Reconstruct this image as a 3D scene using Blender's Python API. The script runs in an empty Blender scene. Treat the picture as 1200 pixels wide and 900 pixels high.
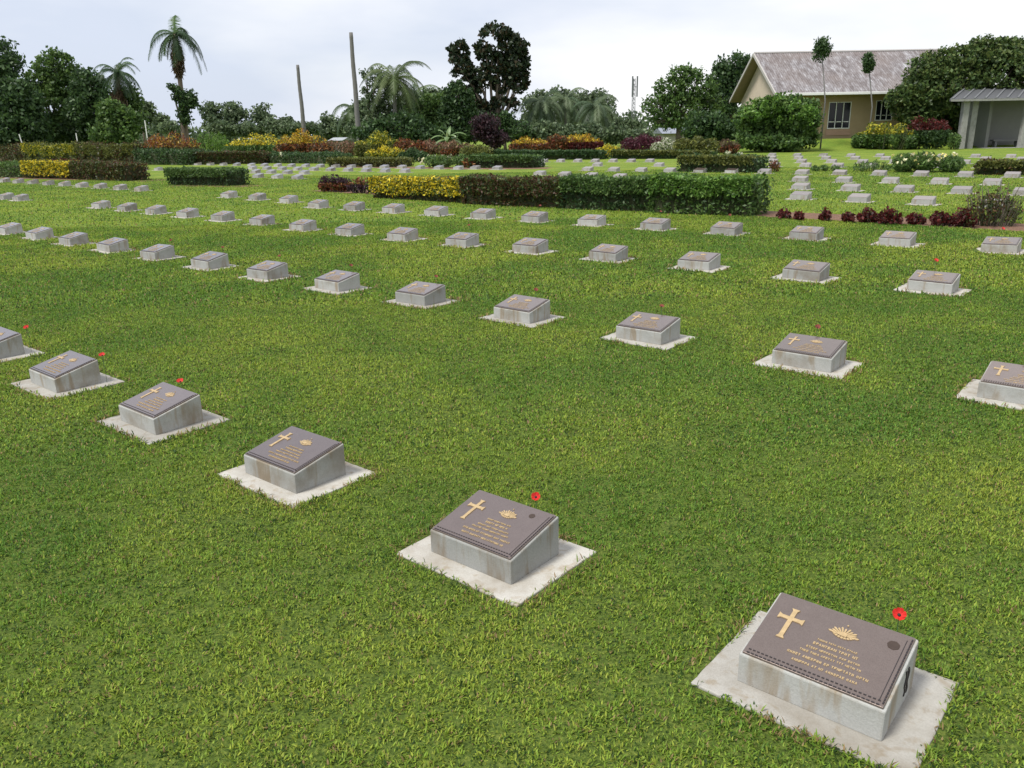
import bpy, math, random
import numpy as np
from mathutils import Vector, Matrix, Euler

# ------------------------------------------------------------------ camera
sc = bpy.context.scene
H = 1.6
FPX, PITCH, ROLL = 958.2, 0.29758, -0.017813        # focal length in photo pixels (1200 wide)
col = sc.collection
cam_d = bpy.data.cameras.new("camera")
cam_d.sensor_width = 36.0
cam_d.lens = FPX / 1200 * 36
cam_d.clip_start = 0.05
cam_d.clip_end = 3000
cam = bpy.data.objects.new("camera", cam_d)
col.objects.link(cam)
sc.camera = cam
_c, _s = math.cos(PITCH), math.sin(PITCH)
F = Vector((0, _c, -_s)); U0 = Vector((0, _s, _c)); R0 = Vector((1, 0, 0))
cr, sr = math.cos(ROLL), math.sin(ROLL)
RX = cr * R0 + sr * U0
UY = -sr * R0 + cr * U0
cam.matrix_world = Matrix(((RX.x, UY.x, -F.x, 0), (RX.y, UY.y, -F.y, 0), (RX.z, UY.z, -F.z, H), (0, 0, 0, 1)))

# ------------------------------------------------------------------ world: overcast sky over a pale blue one
SUN_EL, SUN_AZ = math.radians(58), math.radians(238)   # azimuth clockwise from +Y (camera looks to +Y)
world = bpy.data.worlds.new("World")
sc.world = world
world.use_nodes = True
nt = world.node_tree
nt.nodes.clear()
out = nt.nodes.new("ShaderNodeOutputWorld")
bg = nt.nodes.new("ShaderNodeBackground")
bg.inputs[1].default_value = 0.1
sky = nt.nodes.new("ShaderNodeTexSky")
sky.sky_type = 'NISHITA'
sky.sun_disc = False
sky.sun_elevation = SUN_EL
sky.sun_rotation = SUN_AZ
sky.dust_density = 2.0
tc = nt.nodes.new("ShaderNodeTexCoord")
mp = nt.nodes.new("ShaderNodeMapping")
mp.inputs['Scale'].default_value = (1.0, 1.0, 3.2)
mp.inputs['Location'].default_value = (0.35, 0.2, 0.1)
nz = nt.nodes.new("ShaderNodeTexNoise")
nz.inputs['Scale'].default_value = 2.1
nz.inputs['Detail'].default_value = 7
nz.inputs['Roughness'].default_value = 0.52
nz.inputs['Distortion'].default_value = 0.5
rp = nt.nodes.new("ShaderNodeValToRGB")
rp.color_ramp.elements[0].position = 0.36
rp.color_ramp.elements[0].color = (0.86, 0.86, 0.86, 1)
rp.color_ramp.elements[1].position = 0.60
rp.color_ramp.elements[1].color = (1, 1, 1, 1)
nz2 = nt.nodes.new("ShaderNodeTexNoise")
nz2.inputs['Scale'].default_value = 2.4
nz2.inputs['Detail'].default_value = 5
rp2 = nt.nodes.new("ShaderNodeValToRGB")
rp2.color_ramp.elements[0].position = 0.38
rp2.color_ramp.elements[0].color = (4.8, 5.25, 6.2, 1)
rp2.color_ramp.elements[1].position = 0.72
rp2.color_ramp.elements[1].color = (7.4, 7.4, 7.5, 1)
# clouds are thinner and brighter towards +X (where the photograph's sky is whitest)
sx = nt.nodes.new("ShaderNodeSeparateXYZ")
mr = nt.nodes.new("ShaderNodeMapRange")
mr.inputs['From Min'].default_value = -0.55
mr.inputs['From Max'].default_value = 0.45
mr.inputs['To Min'].default_value = -0.14
mr.inputs['To Max'].default_value = 0.22
ad = nt.nodes.new("ShaderNodeMath"); ad.operation = 'ADD'
mx = nt.nodes.new("ShaderNodeMix"); mx.data_type = 'RGBA'
L = nt.links.new
L(tc.outputs['Generated'], mp.inputs['Vector'])
L(mp.outputs[0], nz.inputs['Vector']); L(mp.outputs[0], nz2.inputs['Vector'])
L(tc.outputs['Generated'], sx.inputs[0]); L(sx.outputs['X'], mr.inputs['Value'])
L(nz2.outputs['Fac'], ad.inputs[0]); L(mr.outputs[0], ad.inputs[1])
L(ad.outputs[0], rp2.inputs[0]); L(nz.outputs['Fac'], rp.inputs[0])
L(rp.outputs[0], mx.inputs['Factor'])
L(sky.outputs[0], mx.inputs['A']); L(rp2.outputs[0], mx.inputs['B'])
L(mx.outputs['Result'], bg.inputs[0]); L(bg.outputs[0], out.inputs[0])

sun_d = bpy.data.lights.new("sun", 'SUN')
sun_d.energy = 2.9
sun_d.angle = math.radians(14)
sun_d.color = (1.0, 0.96, 0.88)
sun = bpy.data.objects.new("sun", sun_d)
col.objects.link(sun)
sdir = Vector((math.sin(SUN_AZ) * math.cos(SUN_EL), math.cos(SUN_AZ) * math.cos(SUN_EL), math.sin(SUN_EL)))
sun.rotation_euler = sdir.to_track_quat('Z', 'Y').to_euler()

sc.view_settings.view_transform = 'Standard'
sc.view_settings.look = 'None'
sc.view_settings.exposure = 0.6
sc.view_settings.gamma = 1.0
sc.render.engine = 'CYCLES'
sc.cycles.max_bounces = 6
sc.cycles.transparent_max_bounces = 4

rng = np.random.default_rng(7)
random.seed(7)

# ------------------------------------------------------------------ helpers: where a thing stands
def raydir(px, py):
    dx, dy = px - 600, py - 450
    a = cr * dx + sr * dy; b = -sr * dx + cr * dy
    u = -b / FPX
    return Vector((a / FPX, _c + u * _s, -_s + u * _c))
def at(px, py, z=0.0):                      # the point of the ground seen at a place of the photo
    d = raydir(px, py); t = (z - H) / d.z
    return Vector((d.x * t, d.y * t, z))
def on(px, py, Y):                          # the point at distance Y seen there
    d = raydir(px, py); t = Y / d.y
    return Vector((d.x * t, Y, H + d.z * t))

# ------------------------------------------------------------------ helpers: objects
def tag(o, label=None, cat=None, group=None, kind=None):
    if label: o["label"] = label
    if cat: o["category"] = cat
    if group: o["group"] = group
    if kind: o["kind"] = kind
    return o
def empty(name, loc, rz=0, label=None, cat=None, group=None):
    o = bpy.data.objects.new(name, None)
    o.empty_display_size = 0.2
    o.location = loc; o.rotation_euler = (0, 0, rz)
    col.objects.link(o)
    return tag(o, label, cat, group)
def link(name, me, parent=None, loc=(0, 0, 0), rz=0):
    o = bpy.data.objects.new(name, me)
    o.location = loc; o.rotation_euler = (0, 0, rz)
    col.objects.link(o)
    if parent: o.parent = parent
    return o
def np_mesh(name, V, faces_flat, loop_tot, mat, colr=None, smooth=False):
    me = bpy.data.meshes.new(name)
    V = np.asarray(V, dtype=np.float32).reshape(-1, 3)
    faces_flat = np.asarray(faces_flat, dtype=np.int32).ravel()
    loop_tot = np.asarray(loop_tot, dtype=np.int32)
    me.vertices.add(len(V)); me.vertices.foreach_set("co", V.ravel())
    me.loops.add(len(faces_flat)); me.loops.foreach_set("vertex_index", faces_flat)
    me.polygons.add(len(loop_tot))
    st = np.zeros(len(loop_tot), dtype=np.int32); st[1:] = np.cumsum(loop_tot)[:-1]
    me.polygons.foreach_set("loop_start", st)
    me.polygons.foreach_set("loop_total", loop_tot)
    if smooth: me.polygons.foreach_set("use_smooth", np.ones(len(loop_tot), dtype=bool))
    me.update(calc_edges=True)
    if colr is not None:
        a = me.color_attributes.new("col", 'FLOAT_COLOR', 'POINT')
        c = np.ones((len(V), 4), dtype=np.float32); c[:, :3] = colr
        a.data.foreach_set("color", c.ravel())
    if mat: me.materials.append(mat)
    return me
class MB:                                   # collects faces for one mesh
    def __init__(s): s.v = []; s.f = []
    def quad(s, a, b, c, d):
        n = len(s.v); s.v += [a, b, c, d]; s.f.append((n, n + 1, n + 2, n + 3))
    def poly(s, pts):
        n = len(s.v); s.v += list(pts); s.f.append(tuple(range(n, n + len(pts))))
    def box(s, x0, x1, y0, y1, z0, z1):
        n = len(s.v)
        s.v += [(x0, y0, z0), (x1, y0, z0), (x1, y1, z0), (x0, y1, z0), (x0, y0, z1), (x1, y0, z1), (x1, y1, z1), (x0, y1, z1)]
        for q in ((0, 3, 2, 1), (4, 5, 6, 7), (0, 1, 5, 4), (1, 2, 6, 5), (2, 3, 7, 6), (3, 0, 4, 7)):
            s.f.append(tuple(n + i for i in q))
    def hexa(s, b, t):                      # bottom and top rings of four points
        n = len(s.v); s.v += list(b) + list(t)
        for q in ((0, 3, 2, 1), (4, 5, 6, 7), (0, 1, 5, 4), (1, 2, 6, 5), (2, 3, 7, 6), (3, 0, 4, 7)):
            s.f.append(tuple(n + i for i in q))
    def prism(s, pts, z0, z1):              # outline in xy pulled up
        n = len(s.v); m = len(pts)
        s.v += [(x, y, z0) for x, y in pts] + [(x, y, z1) for x, y in pts]
        s.f.append(tuple(n + i for i in reversed(range(m)))); s.f.append(tuple(n + m + i for i in range(m)))
        for i in range(m):
            j = (i + 1) % m; s.f.append((n + i, n + j, n + m + j, n + m + i))
    def tube(s, pts, rad, k=7):
        pts = [Vector(p) for p in pts]; n0 = len(s.v)
        for i, p in enumerate(pts):
            d = (pts[min(i + 1, len(pts) - 1)] - pts[max(i - 1, 0)]).normalized()
            a = d.orthogonal().normalized() if abs(d.z) < .9 else d.cross(Vector((0, 1, 0))).normalized()
            b = d.cross(a)
            r = rad[i] if hasattr(rad, '__len__') else rad
            for j in range(k):
                t = 2 * math.pi * j / k
                s.v.append(tuple(p + a * r * math.cos(t) + b * r * math.sin(t)))
        for i in range(len(pts) - 1):
            for j in range(k):
                j2 = (j + 1) % k
                s.f.append((n0 + i * k + j, n0 + i * k + j2, n0 + (i + 1) * k + j2, n0 + (i + 1) * k + j))
        s.f.append(tuple(n0 + j for j in reversed(range(k))))
        s.f.append(tuple(n0 + (len(pts) - 1) * k + j for j in range(k)))
    def mesh(s, name, mat, smooth=False):
        me = bpy.data.meshes.new(name); me.from_pydata([tuple(v) for v in s.v], [], s.f)
        if smooth: me.polygons.foreach_set("use_smooth", np.ones(len(s.f), dtype=bool))
        me.update()
        if mat: me.materials.append(mat)
        return me
def bevel(me, w, seg=2, ang=30):
    import bmesh
    bm = bmesh.new(); bm.from_mesh(me)
    bmesh.ops.remove_doubles(bm, verts=bm.verts, dist=1e-5)
    es = [e for e in bm.edges if len(e.link_faces) == 2 and e.calc_face_angle(0) > math.radians(ang)]
    bmesh.ops.bevel(bm, geom=es, offset=w, segments=seg, affect='EDGES', profile=0.5)
    bm.to_mesh(me); bm.free(); return me

# ------------------------------------------------------------------ materials
def newmat(name):
    m = bpy.data.materials.new(name); m.use_nodes = True
    n = m.node_tree; b = n.nodes["Principled BSDF"]
    return m, n, b
def noise(n, vec, scale, detail=4, rough=.55, dist=0):
    t = n.nodes.new("ShaderNodeTexNoise")
    t.inputs['Scale'].default_value = scale; t.inputs['Detail'].default_value = detail
    t.inputs['Roughness'].default_value = rough; t.inputs['Distortion'].default_value = dist
    if vec: n.links.new(vec, t.inputs['Vector'])
    return t.outputs['Fac']
def ramp(n, fac, stops):
    r = n.nodes.new("ShaderNodeValToRGB"); e = r.color_ramp.elements
    while len(e) < len(stops): e.new(0.5)
    for i, (p, c) in enumerate(stops):
        e[i].position = p
        e[i].color = (*c, 1) if hasattr(c, '__len__') else (c, c, c, 1)
    n.links.new(fac, r.inputs[0]); return r.outputs[0]
def mixc(n, fac, a, b, mode='MIX'):
    m = n.nodes.new("ShaderNodeMix"); m.data_type = 'RGBA'; m.blend_type = mode
    for k, v in (('Factor', fac), ('A', a), ('B', b)):
        if isinstance(v, (int, float)): m.inputs[k].default_value = v
        elif isinstance(v, tuple): m.inputs[k].default_value = (*v, 1)
        else: n.links.new(v, m.inputs[k])
    return m.outputs['Result']
def bump(n, b, h, strength, dist):
    u = n.nodes.new("ShaderNodeBump"); u.inputs['Strength'].default_value = strength; u.inputs['Distance'].default_value = dist
    n.links.new(h, u.inputs['Height']); n.links.new(u.outputs[0], b.inputs['Normal'])
def objvec(n, scale=(1, 1, 1), rand=True):  # object coordinates shifted by each object's own random number
    t = n.nodes.new("ShaderNodeTexCoord"); v = n.nodes.new("ShaderNodeMapping")
    v.inputs['Scale'].default_value = scale
    n.links.new(t.outputs['Object'], v.inputs['Vector'])
    if rand:
        i = n.nodes.new("ShaderNodeObjectInfo"); m = n.nodes.new("ShaderNodeMath"); m.operation = 'MULTIPLY'
        m.inputs[1].default_value = 57.0
        n.links.new(i.outputs['Random'], m.inputs[0])
        n.links.new(m.outputs[0], v.inputs['Location'])
    return v.outputs[0]
def worldvec(n):
    t = n.nodes.new("ShaderNodeNewGeometry"); return t.outputs['Position']

def tone(n, c, lo, hi):                     # each copy a little lighter or darker than the next
    i = n.nodes.new("ShaderNodeObjectInfo"); r = n.nodes.new("ShaderNodeMapRange")
    r.inputs['To Min'].default_value = lo; r.inputs['To Max'].default_value = hi
    n.links.new(i.outputs['Random'], r.inputs['Value'])
    h = n.nodes.new("ShaderNodeHueSaturation"); n.links.new(r.outputs[0], h.inputs['Value']); n.links.new(c, h.inputs['Color'])
    return h.outputs[0]
def leafmat(name, trans=.35, rough=.5, spec=.35):
    m = bpy.data.materials.new(name); m.use_nodes = True; n = m.node_tree; n.nodes.clear()
    o = n.nodes.new("ShaderNodeOutputMaterial")
    a = n.nodes.new("ShaderNodeAttribute"); a.attribute_name = "col"
    p = n.nodes.new("ShaderNodeBsdfPrincipled"); p.inputs['Roughness'].default_value = rough
    p.inputs['Specular IOR Level'].default_value = spec
    t = n.nodes.new("ShaderNodeBsdfTranslucent"); mx = n.nodes.new("ShaderNodeMixShader")
    mx.inputs[0].default_value = trans
    hs = n.nodes.new("ShaderNodeHueSaturation"); hs.inputs['Value'].default_value = 1.15; hs.inputs['Hue'].default_value = .49
    n.links.new(a.outputs['Color'], hs.inputs['Color'])
    n.links.new(a.outputs['Color'], p.inputs['Base Color']); n.links.new(hs.outputs[0], t.inputs['Color'])
    n.links.new(p.outputs[0], mx.inputs[1]); n.links.new(t.outputs[0], mx.inputs[2]); n.links.new(mx.outputs[0], o.inputs[0])
    return m
M_LEAF = leafmat("leaf")
M_BLADE = leafmat("grass_blade", .4, .55, .25)
M_PETAL = leafmat("flower_petal", .3, .6, .2)

def m_lawn():
    m, n, b = newmat("lawn"); P = worldvec(n)
    fine = noise(n, P, 55, 4, .7); mid = noise(n, P, 9, 4, .6); big = noise(n, P, .55, 5, .6, .4)
    c1 = ramp(n, fine, [(.34, (.030, .046, .008)), (.48, (.12, .19, .021)), (.70, (.25, .36, .05))])
    c2 = ramp(n, fine, [(.30, (.060, .075, .014)), (.48, (.20, .255, .032)), (.72, (.36, .41, .07))])
    c = mixc(n, ramp(n, big, [(.40, 0.0), (.64, 1.0)]), c1, c2)
    c = mixc(n, ramp(n, mid, [(.35, .45), (.6, 0.0)]), c, (.06, .115, .018))
    n.links.new(c, b.inputs['Base Color']); b.inputs['Roughness'].default_value = .9
    b.inputs['Specular IOR Level'].default_value = .15
    bump(n, b, fine, .9, .03)
    return m
def m_soil():
    m, n, b = newmat("soil"); P = worldvec(n)
    c = ramp(n, noise(n, P, 14, 6, .7), [(.3, (.07, .035, .02)), (.55, (.17, .09, .055)), (.75, (.27, .17, .10))])
    n.links.new(c, b.inputs['Base Color']); b.inputs['Roughness'].default_value = .95
    bump(n, b, noise(n, P, 30, 5, .7), .7, .03); return m
def m_concrete(name, base, light, stain):
    m, n, b = newmat(name); v = objvec(n)
    c = mixc(n, noise(n, v, 9, 6, .62), base, light)
    sp = ramp(n, noise(n, v, 170, 2, .5), [(.42, .0), (.62, .18)])
    c = mixc(n, sp, c, tuple(x * .62 for x in base))
    vs = objvec(n, (1.0, 1.0, .16))                     # streaks that run down the faces
    st = ramp(n, noise(n, vs, 16, 3, .6, .3), [(.53, 0.0), (.68, .7)])
    c = mixc(n, st, c, stain)
    pt = ramp(n, noise(n, v, 4.2, 4, .6), [(.48, 0.0), (.72, .6)])
    c = mixc(n, pt, c, tuple(x * .72 for x in stain))
    c = tone(n, c, .80, 1.12)
    n.links.new(c, b.inputs['Base Color']); b.inputs['Roughness'].default_value = .85
    b.inputs['Specular IOR Level'].default_value = .3
    bump(n, b, noise(n, v, 120, 4, .7), .35, .004); return m
def m_plain(name, c, rough=.6, metal=0, var=.25, scale=12, bmp=0.2, spec=.5):
    m, n, b = newmat(name); v = objvec(n)
    n.links.new(mixc(n, noise(n, v, scale, 5, .6), tuple(x * (1 - var) for x in c), tuple(min(1, x * (1 + var)) for x in c)), b.inputs['Base Color'])
    b.inputs['Roughness'].default_value = rough; b.inputs['Metallic'].default_value = metal
    b.inputs['Specular IOR Level'].default_value = spec
    if bmp: bump(n, b, noise(n, v, scale * 4, 4, .6), bmp, .01)
    return m
def m_bronze():
    m, n, b = newmat("weathered_bronze"); v = objvec(n)
    c = mixc(n, noise(n, v, 22, 5, .6), (.140, .104, .090), (.188, .146, .130))
    c = mixc(n, ramp(n, noise(n, v, 300, 2, .5), [(.4, .0), (.7, .4)]), c, (.075, .05, .05))
    c = tone(n, c, .82, 1.15)
    n.links.new(c, b.inputs['Base Color']); b.inputs['Roughness'].default_value = .34
    b.inputs['Metallic'].default_value = .45; b.inputs['Specular IOR Level'].default_value = .5
    b.inputs['Coat Weight'].default_value = .9; b.inputs['Coat Roughness'].default_value = .14
    bump(n, b, noise(n, v, 420, 3, .6), .25, .002); return m
M_LAWN, M_SOIL = m_lawn(), m_soil()
M_SLAB = m_concrete("slab_concrete", (.33, .315, .285), (.48, .465, .43), (.27, .22, .155))
M_PLINTH = m_concrete("plinth_concrete", (.28, .285, .275), (.41, .41, .39), (.22, .165, .10))
M_BRONZE = m_bronze()
M_GOLD = m_plain("gold_lettering", (.44, .32, .17), .5, .25, .4, 60, 0)
M_DARK = m_plain("dark_relief", (.018, .014, .016), .6, 0, .3, 60, 0)
M_RED = m_plain("poppy_red", (.50, .014, .010), .6, 0, .35, 60, 0)
M_BLACK = m_plain("poppy_black", (.01, .01, .01), .7, 0, .2, 60, 0)
M_STEM = m_plain("stem_green", (.03, .08, .02), .6, 0, .2, 60, 0)
M_BARK = m_plain("bark", (.13, .105, .08), .9, 0, .45, 6, .8)
M_PALE_BARK = m_plain("pale_palm_bark", (.15, .145, .14), .9, 0, .3, 9, .8)
M_TWIG = m_plain("twigs", (.05, .055, .025), .95, 0, .5, 14, .8)

# ------------------------------------------------------------------ the setting: ground, beds
def struct(name, me): return tag(link(name, me), kind='structure')
gb = MB()
gb.quad((-700, -60, 0), (700, -60, 0), (700, 900, 0), (-700, 900, 0))
struct("lawn", gb.mesh("lawn", M_LAWN))

def m_thatch():
    m, n, b = newmat("thatch"); P = worldvec(n)
    c = ramp(n, noise(n, P, 70, 4, .7), [(.32, (.026, .040, .010)), (.50, (.080, .120, .022)), (.70, (.16, .19, .040))])
    n.links.new(c, b.inputs['Base Color']); b.inputs['Roughness'].default_value = .95; b.inputs['Specular IOR Level'].default_value = .1
    bump(n, b, noise(n, P, 60, 4, .7), .8, .02); return m
tb = MB(); tb.quad((-3.5, -1.5, .003), (3.5, -1.5, .003), (11.5, 13, .003), (-11.5, 13, .003))
struct("turf_soil", tb.mesh("turf_soil", m_thatch()))
YAW = -0.69692
UX, UYY = math.cos(YAW), math.sin(YAW)
def grid(A, B, z=0.0):                      # A along a row of graves, B across the rows
    return Vector((0.92087 + A * UX - B * UYY, 2.07711 + A * UYY + B * UX, z))
def ab(p):
    x, y = p[0] - 0.92087, p[1] - 2.07711
    return x * UX + y * UYY, -x * UYY + y * UX

def bed(name, front_px, width, z=.004, seed=1):
    r = np.random.default_rng(seed)
    P = [at(*q) for q in front_px]
    pts = []
    for a, b in zip(P[:-1], P[1:]):
        n = max(2, int((b - a).length / .35))
        for i in range(n): pts.append(a.lerp(b, i / n))
    pts.append(P[-1])
    back = []
    front = []
    for i, p in enumerate(pts):
        d = (pts[min(i + 1, len(pts) - 1)] - pts[max(i - 1, 0)]).normalized(); nn = Vector((-d.y, d.x, 0))
        if nn.y < 0: nn = -nn
        front.append(p - nn * float(r.uniform(-.06, .08)) + Vector((0, 0, z))); back.append(p + nn * (width + float(r.uniform(-.08, .08))) + Vector((0, 0, z + .0)))
    m = MB()
    for i in range(len(pts) - 1): m.quad(front[i], front[i + 1], back[i + 1], back[i])
    struct(name, m.mesh(name, M_SOIL))
bed("flower_bed_long", [(362, 224), (905, 255.5), (1060, 263), (1215, 273)], 1.25, .006, 1)
bed("flower_bed_left", [(-30, 208), (168, 213)], 1.3, .006, 2)
bed("flower_bed_short", [(192, 218.5), (290, 219.5)], 1.1, .006, 3)
bed("flower_bed_back", [(380, 196), (560, 198.5), (640, 198)], 1.5, .006, 4)

# ------------------------------------------------------------------ grave markers
SW, SD = .6245, .5004
def jitter_slab():
    m = MB(); n = 14
    ring = []
    r = random.Random(3)
    def edge(a, b):
        for i in range(n):
            t = i / n; ring.append((a[0] + (b[0] - a[0]) * t + r.uniform(-.0013, .0013), a[1] + (b[1] - a[1]) * t + r.uniform(-.0013, .0013)))
    x, y = SW / 2, SD / 2
    edge((-x, -y), (x, -y)); edge((x, -y), (x, y)); edge((x, y), (-x, y)); edge((-x, y), (-x, -y))
    m.prism(ring, -.06, .010)
    return bevel(m.mesh("base_slab", M_SLAB), .004, 2, 50)
ZF, ZB, YF, YB, BW = .105, .172, -.155, .141, .2085
def plinth_mesh():
    m = MB()
    m.hexa([(-BW, YF, .007), (BW, YF, .007), (BW, YB, .007), (-BW, YB, .007)], [(-BW, YF, ZF), (BW, YF, ZF), (BW, YB, ZB), (-BW, YB, ZB)])
    return bevel(m.mesh("plinth", M_PLINTH), .005, 2, 30)
SL = Vector((0, YB - YF, ZB - ZF)).normalized(); NN = Vector((0, -SL.z, SL.y))
C0 = Vector((0, (YF + YB) / 2, (ZF + ZB) / 2)); LEN = Vector((0, YB - YF, ZB - ZF)).length
PW, PL = BW - .008, LEN / 2 - .006
def onp(u, v, h=0.0):                       # u in -1..1 across, v in -1..1 up the slope
    p = C0 + Vector((u * PW, 0, 0)) + SL * (v * PL) + NN * h; return (p.x, p.y, p.z)
PT = .007
def slopebox(m, u0, u1, v0, v1, h0, h1):
    m.hexa([onp(u0, v0, h0), onp(u1, v0, h0), onp(u1, v1, h0), onp(u0, v1, h0)], [onp(u0, v0, h1), onp(u1, v0, h1), onp(u1, v1, h1), onp(u0, v1, h1)])
def plaque_mesh():
    m = MB(); slopebox(m, -1, 1, -1, 1, -.004, PT); return bevel(m.mesh("plaque", M_BRONZE), .002, 2, 30)
def border_mesh():
    m = MB(); n = 30
    for i in range(n):
        u = -0.95 + 1.9 * (i + .5) / n
        slopebox(m, u - .021, u + .021, -.985, -.955, PT - .002, PT + .0022)
        slopebox(m, u - .019, u + .019, -.880, -.855, PT - .002, PT + .0016)
    k = 22
    for s in (1,):
        for i in range(k):
            v = -.93 + 1.86 * (i + .5) / k
            slopebox(m, s * .975 - .010, s * .975 + .010, v - .030, v + .030, PT - .002, PT + .0022)
        slopebox(m, s * .915 - .005, s * .915 + .005, -.85, .85, PT - .002, PT + .0012)
    return m.mesh("rope_border", M_DARK)
def flat_poly(m, pts, h=.0025):             # outline in plaque metres about a centre
    m.poly([onp(x / PW, y / PL, PT + h) for x, y in pts])
    n = len(pts)
    for i in range(n):
        a, b = pts[i], pts[(i + 1) % n]
        m.quad(onp(a[0] / PW, a[1] / PL, PT - .001), onp(b[0] / PW, b[1] / PL, PT - .001), onp(b[0] / PW, b[1] / PL, PT + h), onp(a[0] / PW, a[1] / PL, PT + h))
def cross_mesh():
    m = MB(); cx, top, bot, cy = -.65 * PW, .62 * PL, -.28 * PL, .32 * PL
    a, f, e, arm = .0068, .0125, .010, .039
    pts = [(cx - f, bot), (cx + f, bot), (cx + a, bot + e), (cx + a, cy - a), (cx + arm - e, cy - a), (cx + arm, cy - f), (cx + arm, cy + f), (cx + arm - e, cy + a),
           (cx + a, cy + a), (cx + a, top - e), (cx + f, top), (cx - f, top), (cx - a, top - e), (cx - a, cy + a), (cx - arm + e, cy + a), (cx - arm, cy + f), (cx - arm, cy - f),
           (cx - arm + e, cy - a), (cx - a, cy - a), (cx - a, bot + e)]
    flat_poly(m, pts, .003); return m.mesh("cross", M_GOLD)
def emblem_mesh():
    m = MB(); cx, cy = .12 * PW, .36 * PL
    for k in range(11):                     # fan of rays
        t = math.radians(12 + 156 * k / 10); L0, L1 = .012, .036 if k % 2 else .041
        w = .0030
        d = (math.cos(t), math.sin(t)); q = (-d[1], d[0])
        flat_poly(m, [(cx + d[0] * L0 - q[0] * .0015, cy + d[1] * L0 * .8 - q[1] * .0015), (cx + d[0] * L1 - q[0] * w, cy + d[1] * L1 * .8 - q[1] * w),
                      (cx + d[0] * (L1 + .005), cy + d[1] * (L1 + .005) * .8), (cx + d[0] * L1 + q[0] * w, cy + d[1] * L1 * .8 + q[1] * w), (cx + d[0] * L0 + q[0] * .0015, cy + d[1] * L0 * .8 + q[1] * .0015)], .0022)
    # crown in the middle
    flat_poly(m, [(cx - .010, cy - .002), (cx + .010, cy - .002), (cx + .011, cy + .008), (cx + .005, cy + .013), (cx, cy + .016), (cx - .005, cy + .013), (cx - .011, cy + .008)], .0034)
    flat_poly(m, [(cx - .002, cy + .044), (cx + .002, cy + .044), (cx + .002, cy + .049), (cx - .002, cy + .049)], .0030)
    # scroll under it
    for k in range(9):
        a0 = math.radians(200 + 140 * k / 9); a1 = math.radians(200 + 140 * (k + .8) / 9)
        R1, R2 = .030, .036
        flat_poly(m, [(cx + R1 * math.cos(a0), cy + .014 + R1 * .62 * math.sin(a0)), (cx + R2 * math.cos(a0), cy + .014 + R2 * .70 * math.sin(a0)),
                      (cx + R2 * math.cos(a1), cy + .014 + R2 * .70 * math.sin(a1)), (cx + R1 * math.cos(a1), cy + .014 + R1 * .62 * math.sin(a1))], .0024)
    return m.mesh("service_emblem", M_GOLD)
def inscription_mesh(seed):                 # worn capitals: strokes as in the photograph, too worn to read
    r = random.Random(seed); m = MB(); cx = .12 * PW
    lines = [(.02, .115, .0065), (-.12, .10 + .03 * r.random(), .0095), (-.26, .15, .0075), (-.39, .16 + .02 * r.random(), .0075), (-.56, .23, .0090), (-.72, .16 + .06 * r.random(), .0085)]
    for v, wid, h in lines:
        y = v * PL; x = cx - wid / 2; wd = 0; wl = r.randint(3, 8)
        while x < cx + wid / 2:
            cw = h * .62; st = h * .20
            k = r.randint(0, 5)
            def bar(x0, x1, y0, y1): flat_poly(m, [(x0, y0), (x1, y0), (x1, y1), (x0, y1)], .0018)
            def sl(x0, y0, x1, y1): flat_poly(m, [(x0, y0), (x0 + st, y0), (x1 + st, y1), (x1, y1)], .0018)
            if k == 0: bar(x, x + st, y, y + h); bar(x + st, x + cw, y, y + st); bar(x + st, x + cw, y + h * .45, y + h * .45 + st); bar(x + st, x + cw, y + h - st, y + h)
            elif k == 1: bar(x, x + st, y, y + h); bar(x + cw - st, x + cw, y, y + h); bar(x + st, x + cw - st, y + h * .42, y + h * .42 + st)
            elif k == 2: sl(x, y, x + cw * .4, y + h); sl(x + cw - st, y, x + cw * .4, y + h)
            elif k == 3: bar(x, x + st, y, y + h); sl(x + st, y + h - st, x + cw - st, y); bar(x + cw, x + cw + st, y, y + h)
            elif k == 4: bar(x + cw * .4, x + cw * .4 + st, y, y + h - st); bar(x, x + cw, y + h - st, y + h)
            else: bar(x, x + st, y, y + h); bar(x + st, x + cw, y + h - st, y + h); bar(x + cw - st, x + cw, y + h * .45, y + h - st); bar(x + st, x + cw, y + h * .40, y + h * .40 + st)
            x += cw * 1.45; wd += 1
            if wd >= wl: x += cw * .9; wd = 0; wl = r.randint(2, 8)
    return m.mesh("inscription", M_GOLD)
MS_SLAB, MS_PL, MS_PLQ, MS_BORD, MS_CR, MS_EM = jitter_slab(), plinth_mesh(), plaque_mesh(), border_mesh(), cross_mesh(), emblem_mesh()
MS_IN = [inscription_mesh(i) for i in range(5)]
SLABS = []                                  # where no grass grows
GCOUNT = 0
def grave(loc, label, group, detail=2, rot=None):
    global GCOUNT
    rz = YAW + (random.gauss(0, .006) if rot is None else rot)
    t = empty("grave_marker", loc, rz, label, "grave marker", group)
    t.rotation_euler = (random.gauss(0, .010), random.gauss(0, .010), rz)
    link("base_slab", MS_SLAB, t); link("plinth", MS_PL, t)
    q = link("plaque", MS_PLQ, t)
    if detail >= 1:
        link("rope_border", MS_BORD, q); link("cross", MS_CR, q); link("service_emblem", MS_EM, q)
        link("inscription", MS_IN[GCOUNT % 5], q)
    GCOUNT += 1
    SLABS.append((loc[0], loc[1], rz))
    return t
ORD = ['zeroth', 'first', 'second', 'third', 'fourth', 'fifth', 'sixth', 'seventh', 'eighth', 'ninth', 'tenth', 'eleventh', 'twelfth', 'thirteenth', 'fourteenth', 'fifteenth', 'sixteenth', 'seventeenth']
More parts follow.
